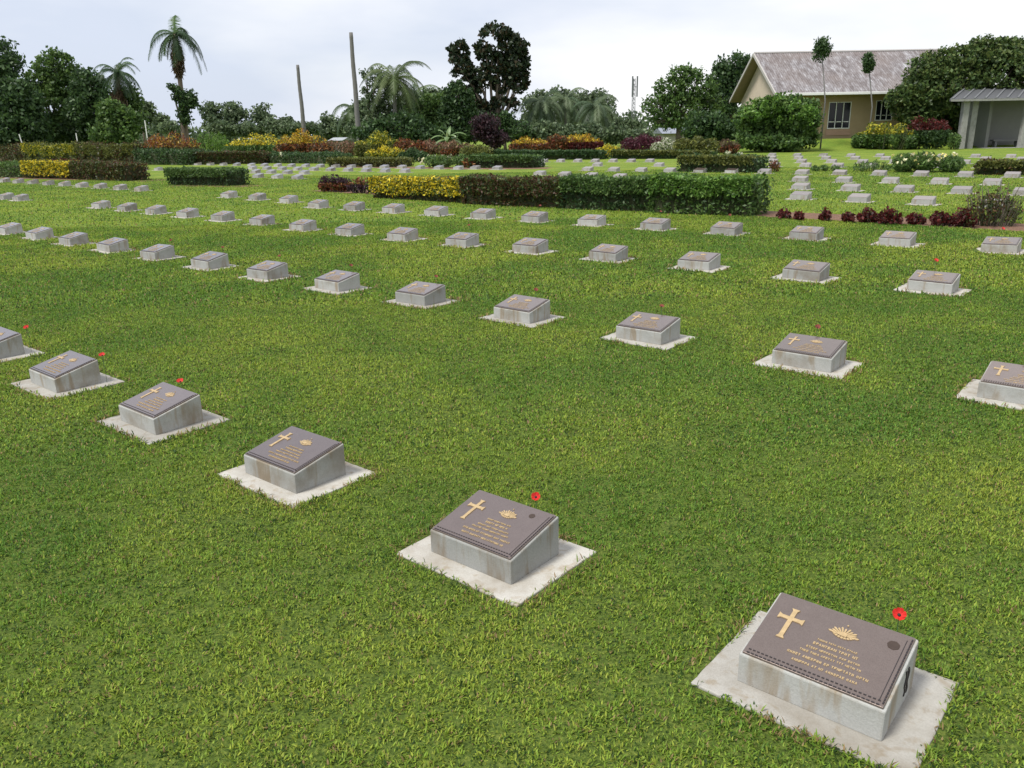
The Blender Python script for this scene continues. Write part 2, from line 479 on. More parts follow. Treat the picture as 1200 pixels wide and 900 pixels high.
def smooth_line(px, deg=2):                 # evens out a row read off the photo: real graves stand on a straight line
    P = np.array([[*at(*q)[:2]] for q in px]); n = len(P); i = np.arange(n)
    dg = min(deg, n - 1)
    cx = np.polyfit(i, P[:, 0], dg); cy = np.polyfit(i, P[:, 1], dg)
    return [Vector((np.polyval(cx, k), np.polyval(cy, k), 0)) for k in i]

# poppies
def poppy_meshes():
    m = MB(); V = []; 
    for k in range(5):
        t0 = 2 * math.pi * k / 5
        rows = []
        for i in range(5):
            rr = .004 + .024 * i / 4
            row = []
            for j in range(6):
                a = t0 + (j / 5 - .5) * 1.5 * (.55 + .45 * math.sin(math.pi * (i + .6) / 5))
                z = .004 + .016 * (i / 4) ** 1.6 + .003 * math.sin(7 * a + k) * (i / 4) + .0012 * (k % 2)
                row.append((rr * math.cos(a), rr * math.sin(a), z))
            rows.append(row)
        for i in range(4):
            for j in range(5): m.quad(rows[i][j], rows[i][j + 1], rows[i + 1][j + 1], rows[i + 1][j])
    petals = m.mesh("petals", M_RED, True)
    c = MB(); c.tube([(0, 0, .002), (0, 0, .008), (0, 0, .011)], [.007, .0075, .003], 10); centre = c.mesh("flower_centre", M_BLACK, True)
    s = MB(); s.tube([(0, 0, -.32), (.004, .002, -.15), (0, 0, 0.003)], [.0018, .0018, .0022], 6); stem = s.mesh("stem", M_STEM, True)
    return petals, centre, stem
PM = poppy_meshes()
M_RED_OLD = m_plain("faded_poppy_red", (.20, .045, .03), .8, 0, .4, 60, 0)
faded = PM[0].copy(); faded.materials.clear(); faded.materials.append(M_RED_OLD)
def poppy(gloc, du, dv, z, label, old=False, rz=YAW, s=1.0):
    s *= .70
    c, sn = math.cos(rz), math.sin(rz)
    loc = (gloc[0] + du * c - dv * sn, gloc[1] + du * sn + dv * c, z)
    t = empty("poppy", loc, random.uniform(0, 6), label, "poppy", "poppies left behind the grave markers")
    t.rotation_euler = (random.uniform(.35, .75), random.uniform(-.15, .15), random.uniform(-.5, .5)); t.scale = (s, s, s)
    link("petals", faded if old else PM[0], t); link("flower_centre", PM[1], t)
    st = link("stem", PM[2], t)
    # the stem hangs straight down from the tilted flower
    st.rotation_euler = t.rotation_euler.to_matrix().inverted().to_euler()
    st.scale = (1, 1, (z + .02) / (.32 * s))
    return t

G = []
# nearest row
row0 = [grid(-k * 1.30045, 0) for k in range(6)]
lab0 = ["large bronze topped grave marker nearest the camera at bottom right, gold cross and emblem crisp",
        "second nearest grave marker, left of the nearest, with a bright red poppy behind it",
        "third grave marker of the nearest row, the one with no poppy behind it",
        "fourth grave marker of the nearest row, poppy behind its left half",
        "fifth grave marker of the nearest row, poppy behind its right corner",
        "grave marker cut off by the left edge of the photo in the nearest row"]
near0 = []
for k, p in enumerate(row0): near0.append(grave(p, lab0[k], "grave markers of the nearest row", 2, 0.0))
poppy(row0[0], .135, .20, .192, "bright red poppy behind the right corner of the nearest grave marker")
poppy(row0[1], .055, .19, .192, "bright red poppy behind the second nearest grave marker", s=.95)
poppy(row0[3], -.10, .19, .18, "dark red poppy behind the fourth grave marker of the nearest row", s=1.05)
poppy(row0[4], .24, .16, .20, "orange red poppy by the right corner of the fifth nearest grave marker", s=1.05)
poppy(row0[5], .17, .20, .20, "red poppy behind the grave marker cut off at the left edge", s=1.05)
M_SPOT = m_plain("painted_reflection", (.045, .028, .02), .6, .1, .4, 60, .1)  # the poppy's dark reflection, painted on the plaque as a flat brown disc
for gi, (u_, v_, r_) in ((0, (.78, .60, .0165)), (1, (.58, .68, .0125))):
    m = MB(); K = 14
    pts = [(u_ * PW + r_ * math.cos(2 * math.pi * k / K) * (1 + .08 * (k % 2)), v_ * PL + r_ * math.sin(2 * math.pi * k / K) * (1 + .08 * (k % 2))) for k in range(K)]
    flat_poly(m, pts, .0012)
    sp_ = link("poppy_reflection", m.mesh("poppy_reflection", M_SPOT), next(c for c in near0[gi].children if c.name.startswith("plaque"))); sp_["label"] = "small dark brown round mark on the plaque below the poppy"
# dark mark on the right flank of the nearest plinth
m = MB()
for s0 in (0, .022):
    pr = None
    for i in range(9):
        yy = .055 - s0 + .006 * math.sin(i * 1.3) ; zz = .045 + .0105 * i
        if pr: m.hexa([(BW - .002, pr[0] - .005, pr[1]), (BW + .003, pr[0] - .005, pr[1]), (BW + .003, pr[0] + .005, pr[1]), (BW - .002, pr[0] + .005, pr[1])],
                      [(BW - .002, yy - .005, zz), (BW + .003, yy - .005, zz), (BW + .003, yy + .005, zz), (BW - .002, yy + .005, zz)])
        pr = (yy, zz)
mk = link("side_mark", m.mesh("side_mark", M_DARK), near0[0]); mk["label"] = "wavy black mark on the right flank of the plinth"

# second row
r1 = [grid(-k * 1.30045 - .0317, 3.427) for k in range(7)] + smooth_line([(246, 313), (187, 302), (133, 294), (88, 286.5), (48, 279.5), (12, 273)], 1)
for k, p in enumerate(r1):
    if k == 0: lb = "grave marker cut off by the right edge of the photo in the second row"
    elif k == 12: lb = "leftmost grave marker of the second row, at the left edge of the photo"
    else: lb = f"bronze topped grave marker, {ORD[k + 1]} from the right edge in the second row"
    grave(p, lb, "grave markers of the second row", 2)
    if k <= 8:
        poppy(p, (-.03, -.03, 0, .0, .02, .0, -.02, .0, .03)[k], .20, .225, ("faint red poppy behind the cut off grave marker at the right edge" if k == 0 else f"faded red poppy behind the {ORD[k + 1]} grave marker from the right in the second row"), True, s=1.05)
# third row
r2 = [grid(-k * 1.30045 - .0465, 6.847) for k in range(1, 10)]
r2 = r2 + smooth_line([(308, 263.5), (262, 258), (221, 254), (183, 250), (150, 247), (119, 243.8)], 1)
for k, p in enumerate(r2):
    lb = "rightmost grave marker of the third row, red poppy behind it" if k == 0 else f"pale grave marker, {ORD[k + 1]} from the right in the third row"
    grave(p, lb, "grave markers of the third row", 1)
    if k in (0, 5): poppy(p, -.05, .21, .27, ("red poppy behind the rightmost grave marker of the third row" if k == 0 else "small faded poppy behind the sixth grave marker from the right in the third row"), k == 5, s=1.2)
for k, p in enumerate(smooth_line([(25, 235), (8, 233.3), (-8, 231.8)], 1)):
    grave(p, ["small grave marker just left of the aisle at the left end of the third row", "second grave marker left of the aisle in the third row, near the left edge", "grave marker cut by the left edge, third left of the aisle in the third row"][k], "grave markers left of the aisle", 1)
# fourth row
r3 = smooth_line([(1172, 293), (1051, 286), (942, 280), (848, 274), (765, 269.5), (690.5, 264.5), (625, 260.5), (568, 256.5), (512, 253), (462, 249), (419, 245.5), (376, 242)], 1) \
   + smooth_line([(338, 237.5), (304, 234), (268, 231.5)], 1)
for k, p in enumerate(r3):
    lb = f"small grave marker, {ORD[k + 1]} from the right in the fourth row, by the " + ("red plants" if k < 3 else "long hedge" if k < 13 else "aisle")
    grave(p, lb, "grave markers of the fourth row", 1)
    if k in (0, 3, 4, 6): poppy(p, (-.05, 0, 0, -.06, -.03, 0, -.04)[k], .21, .27, f"tiny dark red poppy behind the {ORD[k + 1]} grave marker from the right, fourth row", k != 0, s=1.2)
for k, p in enumerate(smooth_line([(165, 224), (140, 222), (119, 220.7), (99, 219.3), (77, 218), (57, 216.7), (40, 215.6), (22, 214.5), (5, 213.5)], 1)):
    grave(p, f"tiny grave marker before the left hedge, {ORD[k + 1]} left of the aisle, fourth row", "grave markers in front of the left hedge", 1)
# plots beyond the long hedge
def plot_rows(spec, group):
    for pxs, fmt, deg in spec:
        P = smooth_line(pxs, deg)
        for k, p in enumerate(P):
            grave(p, fmt.format(ORD[k + 1]), group, 0)
plot_rows([([(938, 233.5), (1007, 236.5), (1082, 239.8), (1166, 243.5)], "pale grave marker, {} from the left in the first row right behind the red plants", 1),
           ([(938, 222.3), (996, 223.3), (1060, 225), (1127, 227), (1199, 229)], "pale grave marker, {} from the left in the second row behind the red plants", 1),
           ([(938, 213), (987, 213.5), (1045, 214.5), (1100, 215.7), (1163, 217)], "pale grave marker, {} from the left in the third row behind the red plants", 1),
           ([(940, 204.5), (984, 205), (1030, 205.6), (1080, 206.4), (1130, 207.2), (1187, 208.2)], "small pale grave marker, {} from the left in the row just before the lily bush", 1)],
          "grave markers behind the red plants")
plot_rows([([(557, 198.3), (583, 198.8)], "tiny grave marker, {} from the left in front of the dark clipped hedge at centre", 1),
           ([(633, 205), (663, 207), (691, 208.5), (727, 209)], "tiny grave marker just above the long hedge, {} from left in that short row", 1),
           ([(690, 200.3), (720, 200.8), (750, 201.2), (783, 201.7), (820, 202.2), (857, 202.9), (898, 203.7)], "tiny grave marker in the far row above the long hedge, {} from the left", 1),
           ([(638, 190), (657, 190), (677, 190), (697, 190), (718, 190), (740, 190), (762, 190)], "tiny distant grave marker, {} from the left in the row before the far low hedge", 1),
           ([(640, 194.5), (686, 194.8), (780, 195)], "tiny distant grave marker, {} from the left on the small lawn beyond the long hedge", 1)],
          "tiny grave markers beyond the long hedge")
plot_rows([([(303, 208.3), (325, 209), (349, 210)], "tiny grave marker, {} from the left in the first row seen through the hedge gap", 1),
           ([(300, 203), (318, 203.3), (337, 203.7), (357, 204.2)], "tiny grave marker, {} from the left in the second row seen through the hedge gap", 1),
           ([(297, 198.5), (313, 198.8), (330, 199.1), (348, 199.4), (367, 199.8), (387, 200.2), (410, 200.8), (432, 201.3), (453, 201.8), (472, 202.3)], "tiny grave marker, {} from the left in the third row seen beyond the hedge gap", 1),
           ([(296, 194.6), (311, 194.8), (326, 195.1), (342, 195.4), (358, 195.8), (374, 196.1), (391, 196.4), (411, 196.8), (432, 197.1), (452, 197.4), (472, 197.7), (493, 198), (514, 198.2), (536, 198.4)], "tiny grave marker, {} from the left in the fourth row seen beyond the hedge gap", 1),
           ([(168, 199.5), (186, 199.7)], "tiny grave marker, {} from the left between the left hedge and the short hedge", 1),
           ([(232, 193.5), (247, 193.7), (262, 193.9), (278, 194.2)], "tiny grave marker, {} from the left peeping over the short dark hedge", 1)],
          "tiny grave markers seen through the hedge gap")
far_spec = []
for i, (y0, x0, sp, n, nm) in enumerate([(195.5, 907, 36, 8, "nearest"), (190.5, 905, 33.5, 8, "second"), (186.3, 903, 31.5, 9, "third"), (182.8, 903, 30, 10, "farthest")]):
    pts = [(x0 + sp * k * (1 + .02 * k), y0 + .25 * k) for k in range(n)]
    pts = [q for q in pts if q[0] < 1205]
    far_spec.append((pts, "tiny far grave marker, {} from the left in the " + nm + " row before the house", 1))
plot_rows(far_spec, "tiny far grave markers before the house")

# ------------------------------------------------------------------ grass
def vnoise(x, y, scale, seed):              # smooth value noise
    r = np.random.default_rng(seed); T = r.random((256, 256))
    X, Y = x * scale, y * scale; xi, yi = np.floor(X).astype(int), np.floor(Y).astype(int); fx, fy = X - xi, Y - yi
    fx = fx * fx * (3 - 2 * fx); fy = fy * fy * (3 - 2 * fy)
    g = lambda i, j: T[i & 255, j & 255]
    return (g(xi, yi) * (1 - fx) + g(xi + 1, yi) * fx) * (1 - fy) + (g(xi, yi + 1) * (1 - fx) + g(xi + 1, yi + 1) * fx) * fy
def grass():
    Vs, Cs, Fs, Ls = [], [], [], []; base = 0
    bands = [(1.45, 4.0, 30000, .0040, .014), (4.0, 8.0, 14000, .0060, .017), (8.0, 16.0, 4600, .0105, .024), (16, 36, 420, .018, .032)]
    for (y0, y1, dens, wd, ln) in bands:
        ymid = (y0 + y1) / 2
        n = int(dens * (y1 - y0) * (1.34 * ymid + .8))
        u = rng.random(n); wa, wb = 1.34 * y0 + .8, 1.34 * y1 + .8
        y = y0 + (y1 - y0) * (np.sqrt(wa * wa + u * (wb * wb - wa * wa)) - wa) / (wb - wa)
        x = (rng.random(n) - .5) * (1.34 * y + .8)
        keep = np.ones(n, bool); edge = np.zeros(n)
        for (gx, gy, rz) in SLABS:
            if gy > y1 + 1 or gy < y0 - 1: continue
            c, s = math.cos(-rz), math.sin(-rz); dx, dy = x - gx, y - gy
            a, b = np.abs(dx * c - dy * s) - SW / 2, np.abs(dx * s + dy * c) - SD / 2
            dd = np.maximum(a, b)
            keep &= dd > -.024 * rng.random(n) ** 3 + .001
            edge = np.maximum(edge, np.clip(1 - dd / .07, 0, 1))
            keep &= ~((dd < .03) & (dd > -.02) & (vnoise(x + 11, y + 17, 7, 31) > .52) & (rng.random(n) < .8))
        # the long bed
        A = (x - .92087) * UX + (y - 2.07711) * UYY; B = -(x - .92087) * UYY + (y - 2.07711) * UX
        p0, p1 = at(362, 224), at(1215, 273)
        ex, ey = p1.x - p0.x, p1.y - p0.y; el = math.hypot(ex, ey); side = -((x - p0.x) * ey - (y - p0.y) * ex) / el; al = ((x - p0.x) * ex + (y - p0.y) * ey) / el
        gp = vnoise(x + 70, y + 30, 48, 21) * .55 + vnoise(x + 70, y + 30, 95, 22) * .45
        if y1 < 9: keep &= (gp > .33) | (rng.random(n) < .3)
        keep &= ~((side > .05) & (side < 1.2) & (al > 0))
        x, y, edge = x[keep], y[keep], edge[keep]; n = len(x)
        big = vnoise(x + 40, y + 40, .9, 1) * .6 + vnoise(x + 40, y + 40, 2.6, 2) * .4
        med = vnoise(x + 40, y + 40, 9, 3); sm = vnoise(x + 40, y + 40, 30, 4)
        h = rng.random(n)
        g1 = np.array([.098, .205, .026]); g2 = np.array([.220, .318, .038]); g3 = np.array([.36, .39, .060]); g4 = np.array([.27, .19, .09]); g0 = np.array([.030, .070, .012])
        t = np.clip((big - .3) / .45 + (h - .5) * .9, 0, 1)[:, None]
        C = g1 * (1 - t) + g2 * t
        ye = (np.clip((big - .5) * 2.2, 0, 1) * .5 + .08) > rng.random(n); C[ye] = C[ye] * .4 + g3 * .6
        dk = rng.random(n) < .12 + .16 * (med < .35); C[dk] = g0
        dead = rng.random(n) < (.035 + .10 * np.clip((sm - .62) * 3, 0, 1) + .45 * edge * (med > .42)); C[dead] = g4
        C *= (.65 + .7 * rng.random(n))[:, None]
        ph = rng.random(n) * 2 * np.pi; tilt = np.radians(18 + 62 * rng.random(n))
        lng = ln * (.45 + 1.0 * rng.random(n)) * (.75 + .5 * med) * (1 + .6 * edge); w = wd * (.6 + .7 * rng.random(n))
        dx, dy = np.cos(ph), np.sin(ph); qx, qy = -dy, dx
        hh = lng * np.cos(tilt); fw = lng * np.sin(tilt)
        z0 = -.004 + .012 * sm + .008 * edge
        P0 = np.stack([x - qx * w / 2, y - qy * w / 2, z0], 1); P1 = np.stack([x + qx * w / 2, y + qy * w / 2, z0], 1)
        mid = np.stack([x + dx * fw * .45, y + dy * fw * .45, z0 + hh * .62], 1)
        Q = np.stack([qx * w * .5, qy * w * .5, np.zeros(n)], 1)
        P2, P3 = mid + Q, mid - Q
        P4 = np.stack([x + dx * fw, y + dy * fw, z0 + hh], 1)
        V = np.stack([P0, P1, P2, P3, P4], 1).reshape(-1, 3)
        idx = base + np.arange(n)[:, None] * 5
        q = idx + np.array([0, 1, 2, 3]); tr = idx + np.array([3, 2, 4])
        Fs.append(q.ravel()); Ls.append(np.full(n, 4)); 
        Vs.append(V); Cs.append(np.repeat(C, 5, axis=0)); Fs.append(tr.ravel()); Ls.append(np.full(n, 3)); base += 5 * n
    me = np_mesh("grass", np.concatenate(Vs), np.concatenate(Fs), np.concatenate(Ls), M_BLADE, np.concatenate(Cs))
    tag(link("grass", me), "short green carpet grass of the lawn between the grave markers", "grass", None, "stuff")
grass()

# ------------------------------------------------------------------ foliage
PAL = dict(
    dark=[(0.030, 0.064, 0.025), (0.046, 0.091, 0.030), (0.068, 0.124, 0.039)],
    mid=[(0.051, 0.100, 0.029), (0.079, 0.151, 0.037), (0.122, 0.200, 0.051)],
    bright=[(0.055, 0.121, 0.022), (0.099, 0.209, 0.033), (0.165, 0.286, 0.055)],
    olive=[(0.066, 0.083, 0.022), (0.110, 0.132, 0.033), (0.176, 0.187, 0.044)],
    darkmix=[(.08, .038, .02), (.05, .08, .022), (.09, .05, .025), (.04, .068, .02), (.11, .13, .035)],
    grey=[(0.066, 0.106, 0.055), (0.112, 0.158, 0.079), (0.158, 0.211, 0.112)],
    yellow=[(.38, .31, .02), (.66, .53, .03), (.78, .66, .05), (.13, .17, .03), (.09, .12, .025)],
    yellowgreen=[(.10, .15, .02), (.30, .30, .03), (.50, .44, .04), (.06, .10, .02)],
    orange=[(.42, .26, .02), (.52, .36, .03), (.20, .07, .02), (.08, .10, .02), (.60, .46, .04)],
    redbrown=[(.13, .035, .02), (.22, .06, .03), (.07, .06, .02), (.05, .04, .02), (.30, .14, .04)],
    mixed=[(.07, .035, .02), (.05, .075, .02), (.11, .06, .025), (.04, .06, .02), (.12, .12, .03)],
    orangered=[(.20, .06, .02), (.34, .16, .03), (.11, .03, .02), (.45, .30, .04), (.09, .07, .02)],
    darkred=[(0.075, 0.011, 0.011), (0.112, 0.019, 0.015), (0.045, 0.011, 0.009)],
    purple=[(.040, .020, .027), (.060, .026, .036), (.028, .018, .022)],
    magenta=[(.085, .022, .035), (.12, .028, .048), (.055, .018, .025)],
    pink=[(.20, .10, .07), (.14, .07, .04), (.28, .17, .10), (.08, .08, .03)],
    palm=[(0.050, 0.083, 0.031), (0.083, 0.121, 0.039), (0.121, 0.160, 0.061)],
    pale=[(.55, .55, .45), (.70, .70, .55), (.10, .17, .04), (.14, .2, .06)],
    brown=[(.12, .085, .05), (.17, .12, .07), (.08, .06, .035)])
def leaves(name, P, size, pal, asp=.55, droop=0.0, mat=None, wts=None, up=0.0):
    P = np.asarray(P, float); n = len(P)
    pal = np.array(PAL[pal] if isinstance(pal, str) else pal, float)
    d = rng.normal(size=(n, 3)); d[:, 2] += up - droop; d /= np.linalg.norm(d, axis=1)[:, None]
    e = np.cross(d, rng.normal(size=(n, 3))); e /= np.linalg.norm(e, axis=1)[:, None] + 1e-9
    s = (size * (.6 + .8 * rng.random(n)))[:, None]
    nn = np.cross(d, e)
    a, b = P - d * s * .5, P + d * s * .5
    m1 = P + e * s * asp * .5 + nn * s * .06; m2 = P - e * s * asp * .5 + nn * s * .06
    V = np.stack([a, m1, b, m2], 1).reshape(-1, 3)
    F = np.arange(4 * n)
    C = pal[rng.integers(0, len(pal), n)] if wts is None else pal[rng.choice(len(pal), n, p=wts)]
    C = C * (.75 + .5 * rng.random(n))[:, None]
    return np_mesh(name, V, F, np.full(n, 4), mat or M_LEAF, np.repeat(C, 4, axis=0))

def hedge(name, px0, px1, top0, top1, depth, pal, label, group=None, size=.07, dens=900, rough=.05, cat="hedge", loose=0.0, core=True, top_pal=None, up=0.0, asp=.5, face=.45):
    """clipped hedge whose front foot runs between two places of the photo; tops given in photo rows"""
    a, b = at(*px0), at(*px1); ha = on(px0[0], top0, a.y + depth * .3).z; hb = on(px1[0], top1, b.y + depth * .3).z
    Ln = (b - a).length; dx = (b - a).normalized(); dn = Vector((-dx.y, dx.x, 0))
    if dn.y < 0: dn = -dn
    t = empty(name, a, 0, label, cat, group)
    D = depth
    nf = int(Ln * max(ha, hb) * dens); nt_ = int(Ln * D * dens); ne = int(D * max(ha, hb) * dens)
    ha *= .94; hb *= .94
    def prof(s): return ha + (hb - ha) * s
    S = rng.random(nf); Z = rng.random(nf); pts = []
    def bulge(s, z): return rough * (np.sin(s * Ln * 3.1 + 1) + .7 * np.sin(s * Ln * 7.7 + z * 5) + rng.normal(size=s.shape) * .8)
    hh = prof(S) * (1 + loose * (vnoise(S * Ln + 3, S * 0 + 5, 2.2, 11) * .7 + .5 * vnoise(S * Ln + 9, S * 0 + 2, 7.0, 12) - .7))
    o = -np.abs(rng.normal(size=nf)) * -.05 + bulge(S, Z) * .6
    base = np.array(dx)[None, :]; nor = np.array(dn)[None, :]
    pts.append(base * (S * Ln)[:, None] + nor * o[:, None] + np.array([0, 0, 1.])[None] * (Z * hh + rng.normal(size=nf) * rough * .3)[:, None])
    S = rng.random(nt_); W = rng.random(nt_) * D
    hh = prof(S) * (1 + loose * (vnoise(S * Ln + 3, S * 0 + 5, 2.2, 11) * .7 + .5 * vnoise(S * Ln + 9, S * 0 + 2, 7.0, 12) - .7))
    pts.append(base * (S * Ln)[:, None] + nor * W[:, None] + np.array([0, 0, 1.])[None] * (hh + bulge(S, W) * .6 - .02)[:, None])
    for e in (0, 1):
        W = rng.random(ne) * D; Z = rng.random(ne)
        pts.append(base * (e * Ln + rng.normal(size=ne) * rough)[:, None] + nor * W[:, None] + np.array([0, 0, 1.])[None] * (Z * (hb if e else ha))[:, None])
    nb = nf // 3
    S = rng.random(nb); Z = rng.random(nb)
    pts.append(base * (S * Ln)[:, None] + nor * D + np.array([0, 0, 1.])[None] * (Z * prof(S))[:, None])
    P = np.concatenate(pts); P[:, 2] = np.maximum(P[:, 2], .01)
    link("foliage", leaves("foliage", P, size, pal, asp, up=up), t)
    if top_pal:
        n2 = int(nt_ * 1.1 + nf * .5); S = rng.random(n2); W = rng.random(n2) * D; fr_ = rng.random(n2) < .55; W[fr_] = -.03; dp = np.where(fr_, rng.random(n2) ** 1.6 * ha * face, 0)
        hh = prof(S) * (1 + loose * (vnoise(S * Ln + 3, S * 0 + 5, 2.2, 11) * .7 + .5 * vnoise(S * Ln + 9, S * 0 + 2, 7.0, 12) - .7))
        Q = base * (S * Ln)[:, None] + nor * (W - .04)[:, None] + np.array([0, 0, 1.])[None] * (hh + .03 - dp + rng.normal(size=n2) * .02)[:, None]
        link("young_leaves", leaves("young_leaves", Q, size * 1.1, top_pal, asp, up=up), t)
    if core:
        m = MB(); i = .09; k = max(2, int(Ln / .5))
        for j in range(k):
            s0, s1 = j / k, (j + 1) / k
            A0, A1 = dx * (s0 * (Ln - 2 * i) + i), dx * (s1 * (Ln - 2 * i) + i)
            z0, z1 = prof(s0) * (.86 - loose * .3), prof(s1) * (.86 - loose * .3)
            if j: z0 = zp
            m.hexa([A0 + dn * i, A1 + dn * i, A1 + dn * (D - i), A0 + dn * (D - i)],
                   [A0 + dn * i + Vector((0, 0, z0)), A1 + dn * i + Vector((0, 0, z1)), A1 + dn * (D - i) + Vector((0, 0, z1)), A0 + dn * (D - i) + Vector((0, 0, z0))])
            zp = z1
        link("stems", m.mesh("stems", M_TWIG), t)
    return t

def clumpcloud(lobes, per, clumps, cr_=.5, shell=.45, flat=.8):
    """points gathered into leaf clumps inside a list of ellipsoids (x,y,z,rx,ry,rz)"""
    out = []; tot = sum((l[3] * l[5]) for l in lobes)
    for (x, y, z, rx, ry, rz) in lobes:
        k = max(3, int(clumps * rx * rz / tot))
        d = rng.normal(size=(k, 3)); d /= np.linalg.norm(d, axis=1)[:, None]
        r = (shell + (1 - shell) * rng.random(k) ** .6)[:, None]
        Cn = d * r * np.array([rx, ry, rz]) + np.array([x, y, z])
        rad = cr_ * (.6 + .8 * rng.random(k))
        q = rng.normal(size=(k, per, 3)); q /= np.linalg.norm(q, axis=2)[:, :, None] + 1e-9
        q *= (rng.random((k, per)) ** .45)[:, :, None] * rad[:, None, None]
        q[:, :, 2] *= flat
        out.append((Cn[:, None, :] + q).reshape(-1, 3))
    return np.concatenate(out)

def tree(name, px, base_y, lobes, label, group=None, pal='dark', per=26, clumps=160, cr_=.55, leaf=.28, trunk=.22, cat="tree", Y=None, bark=None, extra=None, trunk_top=None, shell=.4, asp=.6, lean=0):
    """lobes in photo pixels (x, y, half width, half height) at the tree's distance"""
    if Y: Y *= 1.14; leaf *= 1.1; cr_ *= 1.12
    b = at(px, base_y) if Y is None else Vector((on(px, base_y, Y).x, Y, 0))
    Yd = b.y; sc_ = Yd / FPX / _c
    t = empty(name, b, 0, label, cat, group)
    LB = []
    for (x, y, hw, hh) in lobes:
        p = on(x, y, Yd) - b
        LB.append((p.x, rng.uniform(-.25, .25) * hw * sc_, p.z, hw * sc_, hw * sc_ * .65, hh * sc_))
    P = clumpcloud(LB, per, clumps, cr_, shell); P = P[P[:, 2] > .05]
    link("crown", leaves("crown", P, leaf, pal, asp), t)
    m = MB()
    top = max(LB, key=lambda l: l[2])
    ztop = top[2]
    fork = Vector((lean, 0, max(.5, min(l[2] - l[5] * .5 for l in LB))))
    m.tube([(0, 0, -.1), (lean * .3, 0, fork.z * .5), fork], [trunk * 1.25, trunk * .95, trunk * .8], 8)
    for l in LB:
        e = Vector((l[0], l[1], l[2] + l[5] * .3))
        mid = fork.lerp(e, .5) + Vector((rng.uniform(-.2, .2), rng.uniform(-.2, .2), -.1 * l[5]))
        m.tube([fork * .98, mid, e], [trunk * .6, trunk * .38, trunk * .12], 6)
        for _ in range(4):
            dd = Vector(rng.normal(size=3)); dd.normalize()
            q = Vector((l[0] + dd.x * l[3] * .8, l[1] + dd.y * l[4] * .8, l[2] + dd.z * l[5] * .8))
            s = mid.lerp(e, rng.uniform(.1, .9))
            m.tube([s, s.lerp(q, .5) + Vector((0, 0, .05)), q], [trunk * .25, trunk * .16, trunk * .06], 5)
    link("trunk", m.mesh("trunk", bark or M_BARK, True), t)
    return t, b, sc_

def shrub(name, px0, px1, base_y, top_y, pal, label, group=None, n=900, leaf=.2, depth=None, cat="shrub", asp=.35, up=.35, base_pal=None, shape=.5, tufts=0):
    """a mound of spiky leaves between two photo columns"""
    c = at((px0 + px1) / 2, base_y); L0 = (at(px1, base_y) - at(px0, base_y)).length
    hz = on((px0 + px1) / 2, top_y, c.y).z
    D = depth or min(L0 * .6, 2.2)
    rx = L0 / 2
    dirv = (at(px1, base_y) - at(px0, base_y)).normalized(); dn = Vector((-dirv.y, dirv.x, 0))
    if dn.y < 0: dn = -dn
    t = empty(name, c + dn * D * .5, 0, label, cat, group)
    # several stems, each with a round head: an uneven top
    k = tufts or max(3, int(L0 / .7))
    P = []
    for i in range(k):
        u = (i + .5) / k * 2 - 1 + rng.uniform(-.12, .12); w = rng.uniform(-.5, .5) * D
        env = (1 - abs(u) ** 3 * shape) * (.80 + .2 * rng.random())
        hd = hz * env; rr = min(L0 / k * .95, hz * .8)
        m_ = n // k
        q = rng.normal(size=(m_, 3)); q /= np.linalg.norm(q, axis=1)[:, None]
        q *= (rng.random(m_) ** .4)[:, None]
        zc = hd * .50
        pts = q * np.array([rr * .8, max(D * .45, .2), hd * .50]) + np.array([u * rx, w * .4, zc])
        P.append(pts)
    P = np.concatenate(P); X = P[:, 0].copy(); P[:, 0] = X * dirv.x + P[:, 1] * dn.x; P[:, 1] = X * dirv.y + P[:, 1] * dn.y
    P = P[P[:, 2] > .02]
    if base_pal:
        lo = P[:, 2] < hz * .5
        link("foliage", leaves("foliage", P[~lo], leaf, pal, asp, up=up), t)
        link("lower_leaves", leaves("lower_leaves", np.concatenate([P[lo], P[lo] * .97]), leaf, base_pal, asp, up=up), t)
    else:
        link("foliage", leaves("foliage", P, leaf, pal, asp, up=up), t)
    m = MB()
    for i in range(k * 3):
        u = rng.uniform(-.85, .85); e = Vector(dirv) * (u * rx) + dn * rng.uniform(-.3, .3) * D
        s = e * .8; m.tube([(s.x, s.y, 0), ((s.x + e.x) / 2 + .03, e.y, hz * .35), (e.x, e.y, hz * .72)], [.03, .022, .01] if hz > 1.1 else [.011, .008, .004], 5)
    link("stems", m.mesh("stems", M_TWIG), t)
    return t

# --- the long bed behind the fourth row
GH = "sections of the long hedge beyond the fourth row"
shrub("leafy_shrub", 368, 406, 225.5, 203, 'purple', "dark purple red leafy shrub at the left end of the long hedge", None, 1500, .09, .8, asp=.45, base_pal='redbrown', tufts=5)
shrub("leafy_shrub", 404, 440, 227.5, 205, 'redbrown', "thin dark stemmed shrub between the purple shrub and the yellow hedge", None, 520, .10, .6, asp=.4, tufts=7, base_pal='purple')
hedge("hedge", (436, 232), (545, 238.5), 209, 209, .85, 'mixed', "bright yellow topped section of the long hedge", GH, .075, 800, .045, loose=.18, top_pal='yellow', face=.8)
hedge("hedge", (541, 239.5), (660, 244.5), 208, 210, .85, 'mixed', "dark red brown section of the long hedge beside the yellow one", GH, .075, 900, .05, loose=.16, top_pal='darkmix', face=.6)
hedge("hedge", (657, 245), (764, 248.5), 209, 208, .85, 'dark', "dark green section in the middle of the long hedge", GH, .075, 950, .05, loose=.18, top_pal='mid')
hedge("hedge", (760, 249.5), (880, 254.1), 208, 208, .95, 'mid', "bright green right end section of the long hedge", GH, .085, 800, .055, loose=.18, top_pal='bright')
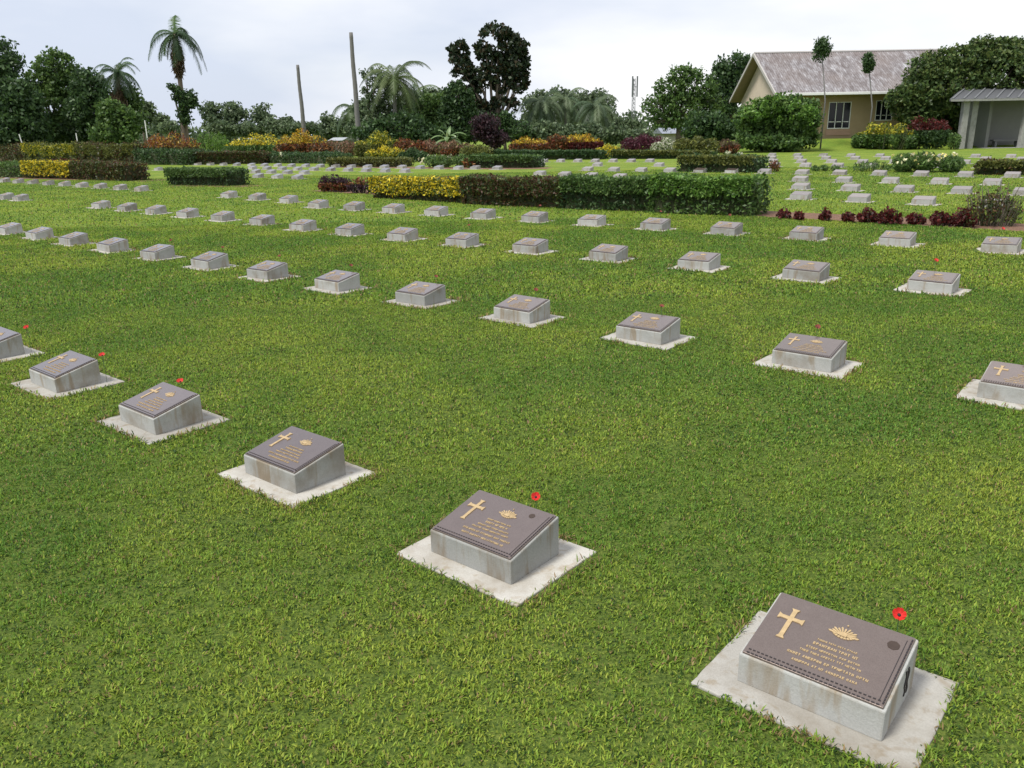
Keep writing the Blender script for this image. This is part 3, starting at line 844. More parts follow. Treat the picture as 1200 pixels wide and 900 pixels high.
# small red plants on the open soil strip
reds = [(919, 257, 244, 15, "first"), (937, 259, 246, 10, "second"), (968, 260, 243, 12, "third"), (995, 261, 247, 12, "fourth"), (1019, 262, 242, 20, "fifth"),
        (1044, 264, 242, 24, "sixth"), (1075, 264, 247, 19, "seventh"), (1104, 266, 246, 24, "eighth"), (1130, 267, 243, 24, "ninth")]
for x, by, ty, w, o_ in reds:
    shrub("red_plant", x - w / 2, x + w / 2, by, ty, 'darkred', f"small dark red leafy plant on the soil strip, {o_} from the left", "small red plants on the soil strip", int(17 * w), .07, .25, "plant", .5, .3, tufts=4)
t = shrub("leggy_shrub", 1138, 1205, 268, 218, 'mixed', "leggy bare stemmed shrub with sparse reddish leaves at the right edge", None, 1300, .06, .8, "shrub", .5, .2, tufts=9)
m = MB(); W = (at(1205, 268) - at(1138, 268)).length
for i in range(26):
    x0 = rng.uniform(-.35, .35) * W; x1 = x0 + rng.uniform(-.25, .25) * W
    m.tube([(x0 * .7, -x0 * .5, 0), ((x0 + x1) / 2, -x0 * .5, .4), (x1, -x1 * .6, rng.uniform(.45, .75))], [.012, .008, .003], 5)
link("bare_branch", m.mesh("bare_branch", M_BARK), t)
tag(bpy.data.objects[t.name], None)
# left hedges
GL = "sections of the left hedge"
hedge("hedge", (-30, 207.5), (30, 208.5), 190, 190, 1.1, 'mid', "plain green section of the left hedge at the left edge", GL, .10, 420, .06, loose=.1)
hedge("hedge", (28, 208.8), (84, 210), 189, 190, 1.1, 'mixed', "bright yellow topped section of the left hedge", GL, .10, 420, .06, loose=.1, top_pal='yellow', face=.8)
hedge("hedge", (86, 210.3), (147, 212.5), 190, 191, 1.1, 'mixed', "dark red brown right section of the left hedge", GL, .10, 480, .08, loose=.14, top_pal='darkmix', face=.6)
hedge("hedge", (196, 217), (268, 218.3), 198, 198, 1.0, 'dark', "short dark green clipped hedge standing alone left of the gap", None, .09, 600, .05, loose=.08, top_pal='mid')
# --- second line of beds
hedge("hedge", (384, 195.5), (465, 196), 186, 186, 1.5, 'olive', "low olive hedge behind the tiny graves left of centre", None, .13, 220, .08, loose=.1, top_pal='olive')
hedge("hedge", (550, 197), (624, 197), 182.5, 182.5, 1.5, 'dark', "dark green clipped block of hedge at centre behind the tiny graves", None, .13, 260, .08, loose=.1, top_pal='mid')
shrub("flowering_plants", 488, 542, 197, 179, 'mid', "green clump dotted with pale yellow green flowers at centre left", None, 1500, .18, 1.4, "flowering plants", .3, .5)
shrub("leafy_shrub", 538, 560, 197, 183, 'redbrown', "small brown croton between flowering clump and dark hedge", None, 700, .16, 1.2)
hedge("hedge", (794, 201.5), (882, 202.8), 183, 183.5, 1.5, 'dark', "long dark green clipped hedge left of the far graves", None, .12, 320, .08, loose=.1, top_pal='olive')
shrub("lily_clump", 1042, 1130, 203, 178, 'mid', "big green lily clump with pale yellow flowers among the right graves", None, 3200, .20, 1.6, "flowering plants", .22, .6)
shrub("leafy_plant", 948, 984, 201, 193, 'mid', "low green plant between the grave columns below the house", None, 420, .14, .6, "plant", .3, .5)
shrub("leafy_plant", 1000, 1042, 201.5, 186, 'mid', "sparse upright green plants left of the lily clump", None, 330, .18, .8, "plant", .2, .9, tufts=8)
shrub("leafy_plant", 901, 912, 202, 184, 'redbrown', "thin dark spiky plant at the right end of the long dark hedge", None, 160, .16, .5, "plant", .2, .9, tufts=3)
hedge("hedge", (1143, 205), (1210, 206), 191, 187, 1.4, 'mixed', "brown green hedge at the right edge below the shelter", None, .12, 300, .08, loose=.25, top_pal='olive')
def flowers(px0, px1, y0, y1, base_y, n, label, pal='pale', size=.16, name="blossoms"):
    pass
# --- far boundary, left to right
hedge("hedge", (300, 191), (388, 192), 180, 180, 1.8, 'dark', "dark green low hedge beneath the red and orange croton", None, .15, 220, .1, loose=.15)
hedge("hedge", (158, 193), (222, 193.5), 175, 176, 2.2, 'dark', "dark green tall hedge beneath the dark red croton at left", None, .16, 220, .1, loose=.1)
hedge("hedge", (224, 193.2), (304, 192), 179, 178, 2.0, 'mixed', "brown topped dark hedge beneath the yellow croton", None, .15, 240, .1, loose=.12, top_pal='darkmix')
hedge("hedge", (-30, 191), (31, 191.5), 171, 171, 2.0, 'mixed', "dark brownish hedge at the far left edge beneath the trees", None, .16, 200, .16, loose=.35)
hedge("hedge", (29, 191.5), (92, 192), 170, 170, 2.0, 'olive', "yellow green hedge beneath the trees at far left", None, .16, 200, .16, loose=.35, top_pal='yellowgreen')
hedge("hedge", (90, 192), (160, 192.5), 170, 170, 2.0, 'mixed', "olive topped dark hedge beneath the trees left of the croton", None, .16, 200, .16, loose=.35, top_pal='olive')
shrub("red_plant", 30, 96, 196.5, 184, 'darkred', "low strip of dark red plants behind the yellow hedge section at left", None, 900, .16, 1.0, "plant")
GC = "crotons along the far bed"
def croton(x0, x1, by, ty, pal, label, n=1500, bp=None, leaf=.22, nm="croton_bush"):
    shrub(nm, x0, x1, by, ty, pal, label, GC if nm == "croton_bush" else None, int(n * 1.5), leaf, None, "croton" if nm == "croton_bush" else "shrub", .3, .45, base_pal=bp)
croton(150, 216, 192.5, 153, 'orangered', "dark red croton with orange tips beside the tall palm's foot", 3000, 'mixed')
croton(256, 322, 187, 153, 'yellow', "wide bright yellow croton left of the red one", 3200, 'mid')
croton(316, 372, 188, 148, 'orange', "tall orange and red croton near the shorter bare pole", 3200, 'redbrown')
croton(366, 404, 184, 160, 'pink', "dull pink brown croton right of the tall orange one", 1400)
croton(402, 420, 183, 165, 'pink', "small brown croton below the pale roof", 600)
croton(410, 456, 186, 152, 'yellowgreen', "yellow green croton at the foot of the taller bare pole", 2400, 'olive')
croton(428, 461, 190, 168, 'yellow', "low bright yellow croton in front of the yellow green one", 1300, 'yellowgreen')
croton(457, 489, 186, 158, 'redbrown', "dark red croton right of the yellow ones", 1500)
croton(462, 492, 190, 172, 'dark', "dark green rounded bush below the dark red croton", 1300, None, .2, "leafy_shrub")
croton(486, 516, 184, 160, 'pink', "pinkish croton left of the banana plant", 1300)
croton(512, 545, 186, 163, 'pink', "brown and pink croton in front of the banana plant", 1300, 'redbrown')
croton(536, 572, 188, 167, 'olive', "olive green mound left of the purple shrub", 1500, None, .2, "leafy_shrub")
croton(594, 632, 183, 154, 'orange', "orange and green croton right of the purple shrub", 1900, 'redbrown')
croton(638, 660, 182, 154, 'redbrown', "dull brown red croton left of the golden orange one", 1100)
croton(655, 696, 182, 151, 'orange', "golden orange croton with dark red base at centre", 2400, 'darkred')
croton(694, 724, 184.5, 168, 'yellow', "low round clipped bush of bright yellow leaves right of centre", 1500, None, .16, "leafy_shrub")
croton(726, 768, 182, 151, 'magenta', "deep magenta shrub right of the yellow ball", 2800, None, .18, "leafy_shrub")
croton(762, 792, 183, 160, 'pale', "shrub with many white flowers right of the magenta one", 1400, None, .17, "flowering_shrub")
croton(788, 834, 184, 158, 'olive', "pale feathery green shrub left of the house", 1700, None, .26, "leafy_shrub")
croton(830, 862, 181, 160, 'brown', "dull brownish shrub at the house's stone corner", 900, 'redbrown', .2, "leafy_shrub")
hedge("hedge", (572, 187.5), (702, 187), 177, 177, 1.5, 'dark', "low far hedge below the orange crotons at centre", None, .15, 220, .08, loose=.15, top_pal='dark')
hedge("hedge", (716, 186.5), (832, 186), 177, 177.5, 1.5, 'dark', "low far hedge below the magenta and white shrubs", None, .15, 220, .08, loose=.15, top_pal='olive')
shrub("pale_plants", 830, 868, 183, 177, 'pale', "low pale yellow green plants in front of the long dark hedge's house side", None, 300, .18, .8, "plant")
shrub("leafy_shrub", 212, 258, 182, 150, 'bright', "tall fresh green grassy shrubs between dark red and yellow crotons", None, 2200, .35, 2.2, "shrub", .18, .9)
shrub("leafy_shrub", 176, 216, 178, 143, 'grey', "grey green scrub at the foot of the tall palm", None, 1600, .4, 2.2, "shrub", .2, .8)

# ------------------------------------------------------------------ trees
GT = "broadleaf trees behind the flower beds"
tree("broadleaf_tree", -6, 176, [(-6, 70, 26, 22), (-6, 92, 26, 16), (-10, 122, 34, 24)], "dark round crowned tree cut by the left edge of the photo", GT, 'dark', 26, 420, .5, .28, .3, Y=64)
tree("broadleaf_tree", 66, 174, [(66, 82, 22, 20), (46, 96, 16, 18), (82, 104, 22, 22), (60, 125, 34, 26), (60, 152, 38, 18)], "tallest leafy tree of the left group, with loose top", GT, 'mid', 26, 520, .5, .28, .28, Y=68)
tree("broadleaf_tree", 108, 174, [(106, 104, 20, 20), (112, 130, 26, 24), (104, 154, 30, 16)], "dark rounded tree beside the brown skirted palm at left", GT, 'dark', 26, 380, .5, .28, .25, Y=66)
tree("broadleaf_tree", 22, 173, [(20, 122, 28, 26), (24, 150, 34, 20)], "dark low tree between the left edge tree and the tallest one", GT, 'dark', 26, 380, .55, .30, .25, Y=63)
tree("broadleaf_tree", 153, 172, [(150, 118, 13, 15), (152, 142, 18, 18)], "green tree at the right end of the left group", GT, 'mid', 22, 200, .45, .26, .2, Y=65)
tree("small_tree", 170, 168, [(170, 128, 10, 9), (174, 138, 8, 6)], "small thin stemmed tree right of the left group", None, 'grey', 16, 60, .4, .26, .1, Y=70)
GS = "small far trees left of the bare poles"
for x, by, lb, nm in [(247, 166, [(246, 128, 11, 8), (252, 142, 13, 14)], "small far tree right of the tall palm, rounded top"), (276, 166, [(272, 130, 10, 8), (282, 134, 8, 6), (272, 144, 8, 7)], "small airy far tree above the yellow croton"),
                      (307, 165, [(302, 135, 9, 9), (312, 140, 9, 8), (311, 124, 4, 4), (300, 150, 14, 8)], "small patchy far tree left of the shorter bare pole"), (334, 165, [(336, 144, 7, 5), (328, 148, 6, 5)], "tiny far tree just left of the shorter bare pole"),
                      (387, 166, [(384, 143, 9, 9), (392, 148, 10, 8), (384, 156, 16, 8)], "small far tree between the two bare poles"), (190, 166, [(190, 142, 7, 5), (186, 148, 6, 6)], "tiny far tree left of the tall palm")]:
    tree("small_tree", x, by, lb, nm, GS, 'grey', 18, 100, .55, .36, .14, Y=95)
tree("broadleaf_tree", 440, 172, [(440, 90, 9, 8), (428, 88, 3, 5), (448, 104, 13, 12), (430, 106, 4, 5), (438, 124, 14, 12), (452, 132, 16, 14), (446, 150, 28, 14)], "loose green tree just right of the taller bare pole", GT, 'grey', 18, 300, .36, .25, .18, Y=72)
tree("broadleaf_tree", 500, 172, [(500, 122, 14, 10), (490, 142, 22, 18), (515, 130, 18, 18), (510, 152, 24, 14)], "dense mid height tree left of the big dark tree", GT, 'mid', 24, 320, .5, .28, .22, Y=74)
tree("broadleaf_tree", 540, 172, [(538, 112, 16, 14), (536, 136, 20, 18), (545, 155, 18, 12)], "dark tree close against the big dark tree's left side", GT, 'dark', 24, 260, .5, .28, .22, Y=72)
tree("big_dark_tree", 580, 172, [(584, 38, 19, 9), (600, 56, 17, 13), (572, 58, 14, 10), (537, 62, 13, 12), (541, 80, 12, 9), (608, 72, 15, 13), (585, 76, 18, 12), (562, 90, 17, 10), (609, 96, 14, 12), (587, 98, 13, 9), (535, 108, 10, 10), (553, 114, 12, 12), (584, 118, 9, 6), (603, 122, 8, 7), (572, 126, 8, 8), (560, 136, 13, 12), (582, 140, 10, 9), (600, 148, 12, 8)],
     "very tall dark tree with clumpy open crown at centre", None, [(.022, .038, .020), (.032, .052, .026), (.045, .065, .028), (.022, .038, .020), (.032, .052, .026), (.06, .045, .02)], 20, 620, .34, .36, .34, Y=76, asp=.7)
tree("broadleaf_tree", 640, 170, [(628, 128, 16, 18), (650, 118, 22, 12), (640, 145, 28, 16)], "rounded grey green tree right of the big dark tree", GT, 'grey', 24, 300, .5, .3, .22, Y=85)
tree("broadleaf_tree", 690, 170, [(682, 120, 20, 14), (700, 122, 18, 14), (710, 140, 14, 14), (685, 146, 26, 16)], "wide grey green tree left of the far mast", GT, 'grey', 24, 340, .5, .3, .22, Y=85)
tree("broadleaf_tree", 735, 168, [(735, 148, 16, 8), (728, 156, 14, 7)], "low far trees beneath the mast", GT, 'grey', 20, 110, .5, .3, .15, Y=85)
tree("broadleaf_tree", 795, 170, [(800, 88, 18, 10), (815, 100, 20, 18), (785, 108, 18, 16), (770, 125, 18, 14), (800, 128, 26, 20), (830, 124, 18, 20), (778, 143, 18, 8)], "spreading tree with lacy see through top left of the house", GT, 'mid', 16, 520, .42, .26, .3, Y=70, shell=.3)
tree("broadleaf_tree", 858, 170, [(862, 80, 20, 14), (848, 92, 16, 16), (850, 116, 16, 20), (845, 142, 18, 20)], "dense dark tree rising behind the house's gable", GT, 'dark', 26, 420, .6, .32, .3, Y=84)
tree("leafy_bush", 915, 174, [(912, 126, 26, 12), (884, 138, 18, 14), (920, 144, 36, 20), (946, 140, 16, 20), (890, 158, 24, 14), (925, 162, 34, 12), (903, 166, 36, 9)], "wide dense glossy green bush hiding the house's left corner", None, 'mid', 26, 900, .38, .24, .15, "bush", Y=53, shell=.5)
tree("big_leafy_tree", 1130, 174, [(1165, 52, 16, 9), (1185, 56, 14, 8), (1138, 58, 13, 8), (1168, 66, 30, 15), (1125, 72, 30, 15), (1092, 86, 26, 20), (1064, 116, 24, 14), (1105, 108, 38, 26), (1180, 90, 40, 26), (1085, 138, 32, 22), (1140, 136, 40, 28), (1205, 110, 30, 40)],
     "huge leafy tree at right behind the shelter, covering the roof's end", None, [(.035, .065, .02), (.06, .105, .03), (.095, .15, .042), (.13, .17, .05)], 26, 1700, .40, .25, .4, Y=57, shell=.62)
for x, lb, nm in [(205, [(200, 150, 10, 6), (212, 154, 10, 6)], "low scrubby far tree behind the tall palm's foot"), (258, [(258, 150, 12, 6), (268, 154, 10, 5)], "low scrubby far tree above the gap between dark red and yellow crotons"),
                  (290, [(288, 152, 12, 6)], "low scrubby far tree above the yellow croton's right half"), (350, [(346, 152, 10, 5), (362, 150, 12, 6)], "low scrubby far tree at the foot of the shorter bare pole"),
                  (405, [(402, 150, 10, 8), (412, 138, 8, 8)], "low grey green far tree left of the taller bare pole"), (320, [(318, 146, 6, 7), (326, 152, 12, 6)], "low patchy far tree just left of the orange croton's top")]:
    tree("small_tree", x, 166, lb, nm, GS, 'grey', 18, 110, .5, .32, .12, Y=92)
tree("broadleaf_tree", 428, 172, [(424, 128, 10, 10), (430, 148, 16, 12), (418, 150, 12, 10)], "green tree directly behind the taller bare pole", GT, 'grey', 22, 220, .45, .27, .18, Y=78)
tree("broadleaf_tree", 520, 172, [(515, 116, 12, 9), (524, 128, 14, 12), (505, 112, 8, 6)], "grey green tree between coconut palm and big dark tree", GT, 'grey', 22, 220, .45, .27, .18, Y=80)
tree("broadleaf_tree", 132, 172, [(128, 132, 16, 12), (145, 140, 14, 16), (132, 156, 26, 12)], "low green tree in front of the brown skirted palm at left", GT, 'mid', 24, 260, .45, .27, .15, Y=62.5)
tree("broadleaf_tree", 592, 172, [(566, 148, 14, 12), (592, 146, 14, 12), (608, 154, 14, 10)], "low dark tree filling the foot of the big dark tree", GT, 'dark', 22, 200, .45, .28, .15, Y=74)
# undergrowth that closes the view beneath the crowns
tree("broadleaf_tree", 470, 172, [(470, 150, 30, 14), (440, 156, 22, 10), (500, 158, 24, 10)], "low dark undergrowth tree at the foot of the coconut palm", GT, 'dark', 24, 260, .5, .3, .12, Y=67)
tree("broadleaf_tree", 825, 172, [(830, 150, 26, 16), (850, 156, 18, 14)], "low dark trees filling the space at the gable's left", GT, 'dark', 24, 260, .5, .3, .12, Y=64)
tree("broadleaf_tree", 620, 172, [(612, 158, 16, 9), (640, 156, 20, 10), (665, 158, 20, 9)], "low scrubby trees beneath the grey green palms, left part", GT, 'grey', 24, 260, .5, .3, .12, Y=74)
tree("broadleaf_tree", 705, 172, [(690, 156, 16, 9), (715, 158, 16, 8), (745, 160, 20, 7)], "low scrubby trees beneath the grey green palms, right part", GT, 'grey', 24, 240, .5, .3, .12, Y=73)
tree("broadleaf_tree", 480, 172, [(478, 122, 12, 12), (490, 132, 14, 12), (470, 138, 18, 14)], "mid height grey green tree behind the coconut palm's trunk", GT, 'grey', 20, 240, .4, .26, .15, Y=76)
# lollipop trees
bush_ = next(o for o in bpy.data.objects if o.name.startswith("leafy_bush"))
P = []
for (x, y, hw, hh) in [(912, 122, 26, 9), (884, 132, 16, 8), (925, 132, 26, 10), (946, 136, 12, 10)]:
    c_ = on(x, y, 59.4) - bush_.location; P.append((c_.x, -.9, c_.z, hw * .062, .8, hh * .062))
link("young_leaves", leaves("young_leaves", clumpcloud(P, 22, 130, .3, .6), .22, 'bright', .6), bush_)
def lolli(x, by, cy, hw, hh, Y, label):
    Y *= 1.09
    b = on(x, by, Y); b.z = 0.0; sc_ = Y / FPX / _c
    t = empty("clipped_tree", b, 0, label, "tree", "slender clipped trees before the house")
    c = on(x, cy, Y) - b
    P = clumpcloud([(c.x, 0, c.z, hw * sc_ * .8, hw * sc_ * .8, hh * sc_ * .85)], 20, 80, .25, .2, 1.1)
    link("crown", leaves("crown", P, .2, 'dark', .5), t)
    m = MB(); m.tube([(-.1, 0, 0), (-.05, 0, c.z * .5), (c.x, 0, c.z)], [.06, .05, .03], 7)
    link("trunk", m.mesh("trunk", M_PALE_BARK, True), t)
lolli(963, 172, 58.5, 11, 13, 57, "tall slender tree with round clipped crown left of the other")
lolli(1018, 172, 74, 5.5, 11, 57, "tall slender tree with narrow small crown before the house")
shrub("variegated_shrub", 995, 1062, 176, 139, 'yellowgreen', "yellow green variegated shrub in front of the house wall", None, 3600, .24, 2.5, "shrub", .4, .2, base_pal='mid')
shrub("leafy_shrub", 1058, 1104, 175.5, 129, 'darkred', "dark red leafy shrub under the huge tree", None, 2200, .24, 2.0, "shrub", .4, .2, base_pal='dark')
shrub("clipped_shrub", 1108, 1122, 175.5, 153, 'mid', "small upright clipped green shrub beside the shelter's left legs", None, 900, .14, 1.0, "shrub", .5, .2, tufts=3, shape=.1)
shrub("leafy_shrub", 1008, 1040, 168, 133, 'purple', "dark purple plants against the house wall", None, 700, .24, 1.2, "shrub", .4, .3)
# purple shrub by the big dark tree
tree("purple_shrub", 575, 178, [(568, 150, 16, 13), (580, 162, 14, 10)], "dark purple shrub at the foot of the big dark tree", None, 'purple', 26, 150, .4, .22, .12, "shrub", Y=65, bark=M_BARK)

# ------------------------------------------------------------------ palms
def palm(name, px, base_y, topx, topy, Y, fr, n, label, group=None, pal='palm', droop=1.0, trunk=.17, skirt=None, up=.9, width=.55, bark=None, nl=26, fan=None):
    Y *= 1.14; fr *= 1.14
    b = Vector((on(px, base_y, Y).x, Y, 0)); tp = on(topx, topy, Y) - b
    t = empty(name, b, 0, label, "palm tree", group)
    m = MB(); N = 9
    pts = [(tp.x * (i / N) ** 1.3, 0, tp.z * i / N) for i in range(N + 1)]
    m.tube(pts, [trunk * (1.35 - .5 * i / N) for i in range(N + 1)], 9)
    link("trunk", m.mesh("trunk", bark or M_PALE_BARK, True), t)
    palc = np.array(PAL[pal])
    for k in range(n):
        az = 2 * math.pi * k / n * 2.4 + rng.uniform(-.25, .25); el = math.radians(fan[k][1]) if fan else up * (1 - 1.5 * (k / n)) + rng.uniform(-.15, .15)
        if fan: az = math.radians(fan[k][0])
        Lf = fr * rng.uniform(.82, 1.08) * (fan[k][2] if fan else 1); pos = Vector(tp); d = Vector((math.cos(az) * math.cos(el), math.sin(az) * math.cos(el), math.sin(el)))
        seg = 12; pts = [pos.copy()]; 
        for i in range(seg):
            d = (d + Vector((0, 0, -.11 * droop * (1 + i * .14)))).normalized(); pos = pos + d * (Lf / seg); pts.append(pos.copy())
        V = []; Fq = []; 
        w0 = width * fr * .28
        for i in range(1, len(pts)):
            for s in range(4):
                p = pts[i - 1].lerp(pts[i], s / 4); dd = (pts[i] - pts[i - 1]).normalized(); side = dd.cross(Vector((0, 0, 1)))
                if side.length < .05: side = Vector((math.sin(az), -math.cos(az), 0))
                side.normalize(); fr_ = (i + s / 4) / len(pts); w = w0 * math.sin(math.pi * min(1, .12 + fr_ * .9)) ** .6
                for sg in (-1, 1):
                    tip = p + side * sg * w * rng.uniform(.8, 1.05) + dd * w * .5 + Vector((0, 0, -w * rng.uniform(.35, .8)))
                    q = dd * .045 * fr * .20
                    j = len(V); V += [tuple(p - q), tuple(p + q), tuple(tip)]; Fq.append((j, j + 1, j + 2))
        # rachis
        j0 = len(V)
        for i in range(len(pts) - 1):
            r0 = .03 * (1 - i / seg) + .008
            a_, b_ = pts[i], pts[i + 1]; j = len(V)
            V += [tuple(a_ + Vector((0, 0, r0))), tuple(a_ - Vector((0, 0, r0))), tuple(b_ - Vector((0, 0, r0 * .8))), tuple(b_ + Vector((0, 0, r0 * .8)))]; Fq.append((j, j + 1, j + 2)); Fq.append((j, j + 2, j + 3))
        c = palc[rng.integers(0, len(palc))] * rng.uniform(.8, 1.2)
        C = np.tile(c, (len(V), 1)) * (.8 + .4 * rng.random((len(V), 1)))
        link("frond", np_mesh("frond", V, np.array(Fq).ravel(), np.full(len(Fq), 3), M_LEAF, C), t)
    if skirt:
        P = []
        z0, z1, wr = skirt
        k = 900; u = rng.random(k); a = rng.random(k) * 6.283
        z = tp.z * (z0 + (z1 - z0) * u); rr = wr * np.sin(np.pi * np.clip(.15 + .85 * u, 0, 1)) * (.5 + .5 * rng.random(k))
        P = np.stack([tp.x * (z / tp.z) ** 1.3 + rr * np.cos(a), rr * np.sin(a), z], 1)
        link("dead_fronds", leaves("dead_fronds", P, .7, 'brown', .12, droop=2.2), t)
    return t, b, tp
# the tall drooping one
fan = [(95, 84, .62), (60, 66, .55), (178, 42, 1), (182, 22, .95), (176, 2, .9), (0, 20, .95), (4, 0, 1.05), (-6, -15, 1.1), (190, -30, .7), (30, 10, .8), (150, 15, .8), (-60, -45, .7), (-120, -60, .75), (60, 30, .7), (-150, -10, .7), (-30, 35, .75)]
palm("tall_palm", 219, 168, 205, 40, 70, 3.6, len(fan), "very tall palm with drooping fronds and a skirt of dead ones", None, 'dark', 1.35, .2, (.66, .98, .60), fan=fan, width=.60, bark=M_BARK)
tree("climber", 216, 168, [(210, 113, 6, 5), (222, 117, 8, 8), (216, 134, 4, 12), (203, 103, 4, 3)], "dark leafy tree half way up the tall palm's trunk", None, 'dark', 20, 120, .4, .27, .2, Y=69.5)
palm("coconut_palm", 464, 170, 462, 92, 71, 4.0, 30, "coconut palm with upright fronds right of the taller bare pole", None, 'palm', 1.0, .17, up=1.15, width=.5)
palm("coconut_palm", 489, 170, 486, 110, 82, 4.2, 20, "smaller pale coconut palm right of the coconut palm with upright fronds", None, 'grey', 1.2, .15, up=1.0)
palm("coconut_palm", 413, 168, 413, 126, 88, 3.6, 16, "small palm just left of the taller bare pole", None, 'grey', 1.3, .14, up=.9)
palm("leafy_palm", 137, 172, 138, 86, 64, 2.3, 34, "palm with brown hanging fronds in the left tree group", None, 'dark', 1.2, .22, (.35, .85, .9), up=1.3, width=.5)
GP = "grey green palms right of the big dark tree"
palm("leafy_palm", 634, 170, 634, 122, 78, 3.1, 30, "grey green palm nearest the big dark tree's right side", GP, 'grey', 1.2, .16, up=1.1)
palm("leafy_palm", 664, 170, 662, 118, 80, 3.1, 30, "grey green palm above the golden orange croton", GP, 'grey', 1.2, .16, up=1.1)
palm("leafy_palm", 700, 170, 698, 126, 76, 3.1, 30, "grey green palm left of the far mast", GP, 'grey', 1.2, .16, up=1.1)
# banana plant
b = Vector((on(524, 172, 71).x, 71, 0)); t = empty("banana_plant", b, 0, "pale green banana plant with broad leaves before the dark tree", "banana plant")
m = MB(); m.tube([(0, 0, 0), (.05, 0, .8), (.05, 0, 1.7)], [.16, .13, .08], 8); link("trunk", m.mesh("trunk", m_plain("banana_stem", (.16, .2, .07), .7)), t)
M_BAN = m_plain("banana_leaf", (.09, .15, .04), .5, 0, .3, 3, .2)
for k, (az, el, ln_) in enumerate([(170, 55, 1.7), (10, 62, 1.9), (70, 80, 1.5), (-20, 35, 1.6), (200, 30, 1.6), (-90, 50, 1.6), (120, 50, 1.5), (40, 45, 1.7), (150, 75, 1.4), (-50, 60, 1.5)]):
    a_, e_ = math.radians(az), math.radians(el); d = Vector((math.cos(a_) * math.cos(e_), math.sin(a_) * math.cos(e_), math.sin(e_))); pos = Vector((.05, 0, 1.15)); m = MB(); prev = None
    sd = Vector((-math.sin(a_), math.cos(a_), 0)) + Vector((.5, 0, 0)); sd.normalize()
    for i in range(9):
        w = .21 * math.sin(math.pi * min(1, (i + .35) / 8.6)) + .02
        cur = (pos + sd * w + Vector((0, 0, -.08)), pos.copy(), pos - sd * w + Vector((0, 0, -.08)))
        if prev: m.quad(prev[0], prev[1], cur[1], cur[0]); m.quad(prev[1], prev[2], cur[2], cur[1])
        prev = cur; d = (d + Vector((0, 0, -.22))).normalized(); pos = pos + d * ln_ * .95 / 8
    link("leaf", m.mesh("leaf", M_BAN, True), t)

# a far-off wood that closes the horizon
P = []
for k in range(230):
    x = rng.uniform(-150, 150); h = 2.2 + 2.6 * rng.random() + (1.5 if x > 10 else 0)
    P.append((x, 175 + rng.uniform(-12, 12), h * .45, 3.2 + 2 * rng.random(), 3, h * .62))
PT_ = clumpcloud(P, 16, 2600, 1.1, .3); PT_ = PT_[PT_[:, 2] > 0]
o = link("distant_wood", leaves("distant_wood", PT_, .9, 'grey', .6)); tag(o, "low far wood along the horizon behind everything", "wood", None, "stuff")

# ------------------------------------------------------------------ bare palm trunks standing like poles
for (tx, ty, bx, by, Y, r, lb) in [(348.5, 76, 357.5, 160, 84, .18, "shorter of two bare leaning palm trunks, left"), (411, 38, 421.5, 168, 78, .20, "taller of two bare leaning palm trunks, right")]:
    b = Vector((on(bx, by, Y).x, Y, 0)); tp = on(tx, ty, Y) - b; t = tag(link("bare_palm_trunk", None), lb, "dead palm trunk", "bare palm trunks"); 
    m = MB(); N = 26
    m.tube([(tp.x * (i / N) + .015 * math.sin(i * .55), 0, tp.z * i / N) for i in range(N + 1)], [r * (1.25 - .45 * i / N) * (1 + .06 * (i % 2)) for i in range(N + 1)], 9)
    bpy.data.objects.remove(t); t = tag(link("bare_palm_trunk", m.mesh("bare_palm_trunk", M_PALE_BARK, True), None, b), lb, "dead palm trunk", "bare palm trunks")

# ------------------------------------------------------------------ mast
M_STEEL = m_plain("grey_steel", (.16, .17, .18), .5, .6, .15)
b = Vector((on(741, 168, 130).x, 130, 0)); tp = on(741, 92, 130).z; t = empty("radio_mast", b, 0, "thin grey lattice mast far behind the trees right of centre", "mast"); MS_ = .5
m = MB()
for sx_, sy_ in ((-1, -1), (1, -1), (0, 1)): m.tube([(sx_ * .32, sy_ * .3, 0), (sx_ * .17, sy_ * .16, tp)], .05, 5)
for i in range(14):
    z0, z1 = tp * i / 14, tp * (i + 1) / 14; w0, w1 = .32 - .15 * i / 14, .32 - .15 * (i + 1) / 14
    m.tube([(-w0, -.28, z0), (w1, -.25, z1)], .03, 4); m.tube([(w0, -.28, z0), (0, .2, z1)], .03, 4)
link("lattice", m.mesh("lattice", M_STEEL), t)
for dx in (-.25, .45):
    m = MB(); m.box(dx - .10, dx + .10, -.55, -.35, tp - 2.6, tp + .3); m.tube([(dx, -.5, tp - 1.2), (0, 0, tp - 1.2)], .05, 5); link("antenna", m.mesh("antenna", M_STEEL), t)

# ------------------------------------------------------------------ far roofs
def hut(name, x0, x1, ytop, yeave, Y, label, rc, wc):
    a, c = on(x0, yeave, Y), on(x1, yeave, Y); zt = on(x0, ytop, Y).z
    cx = (a.x + c.x) / 2; t = empty(name, (cx, Y, 0), 0, label, "building"); w = (c.x - a.x) / 2; d = 3
    m = MB(); m.box(-w * .9, w * .9, -d + .3, d - .3, 0, a.z - .05); link("wall", m.mesh("wall", m_plain(name + "_wall", wc, .8)), t)
    m = MB(); m.hexa([(-w, -d, a.z - .05), (w, -d, a.z - .05), (w, d, a.z - .05), (-w, d, a.z - .05)], [(-w, -.1, zt), (w, -.1, zt), (w, .1, zt), (-w, .1, zt)]); link("roof", m.mesh("roof", m_plain(name + "_roof", rc, .5)), t)
hut("distant_hut", 391, 408, 161.2, 164, 85, "tiny pale roofed hut between the bare trunks, above the crotons", (.34, .36, .38), (.25, .26, .25))
hut("distant_shed", 770, 815, 150, 156, 90, "low blue grey roofed shed half hidden left of the house", (.20, .22, .27), (.42, .40, .38))

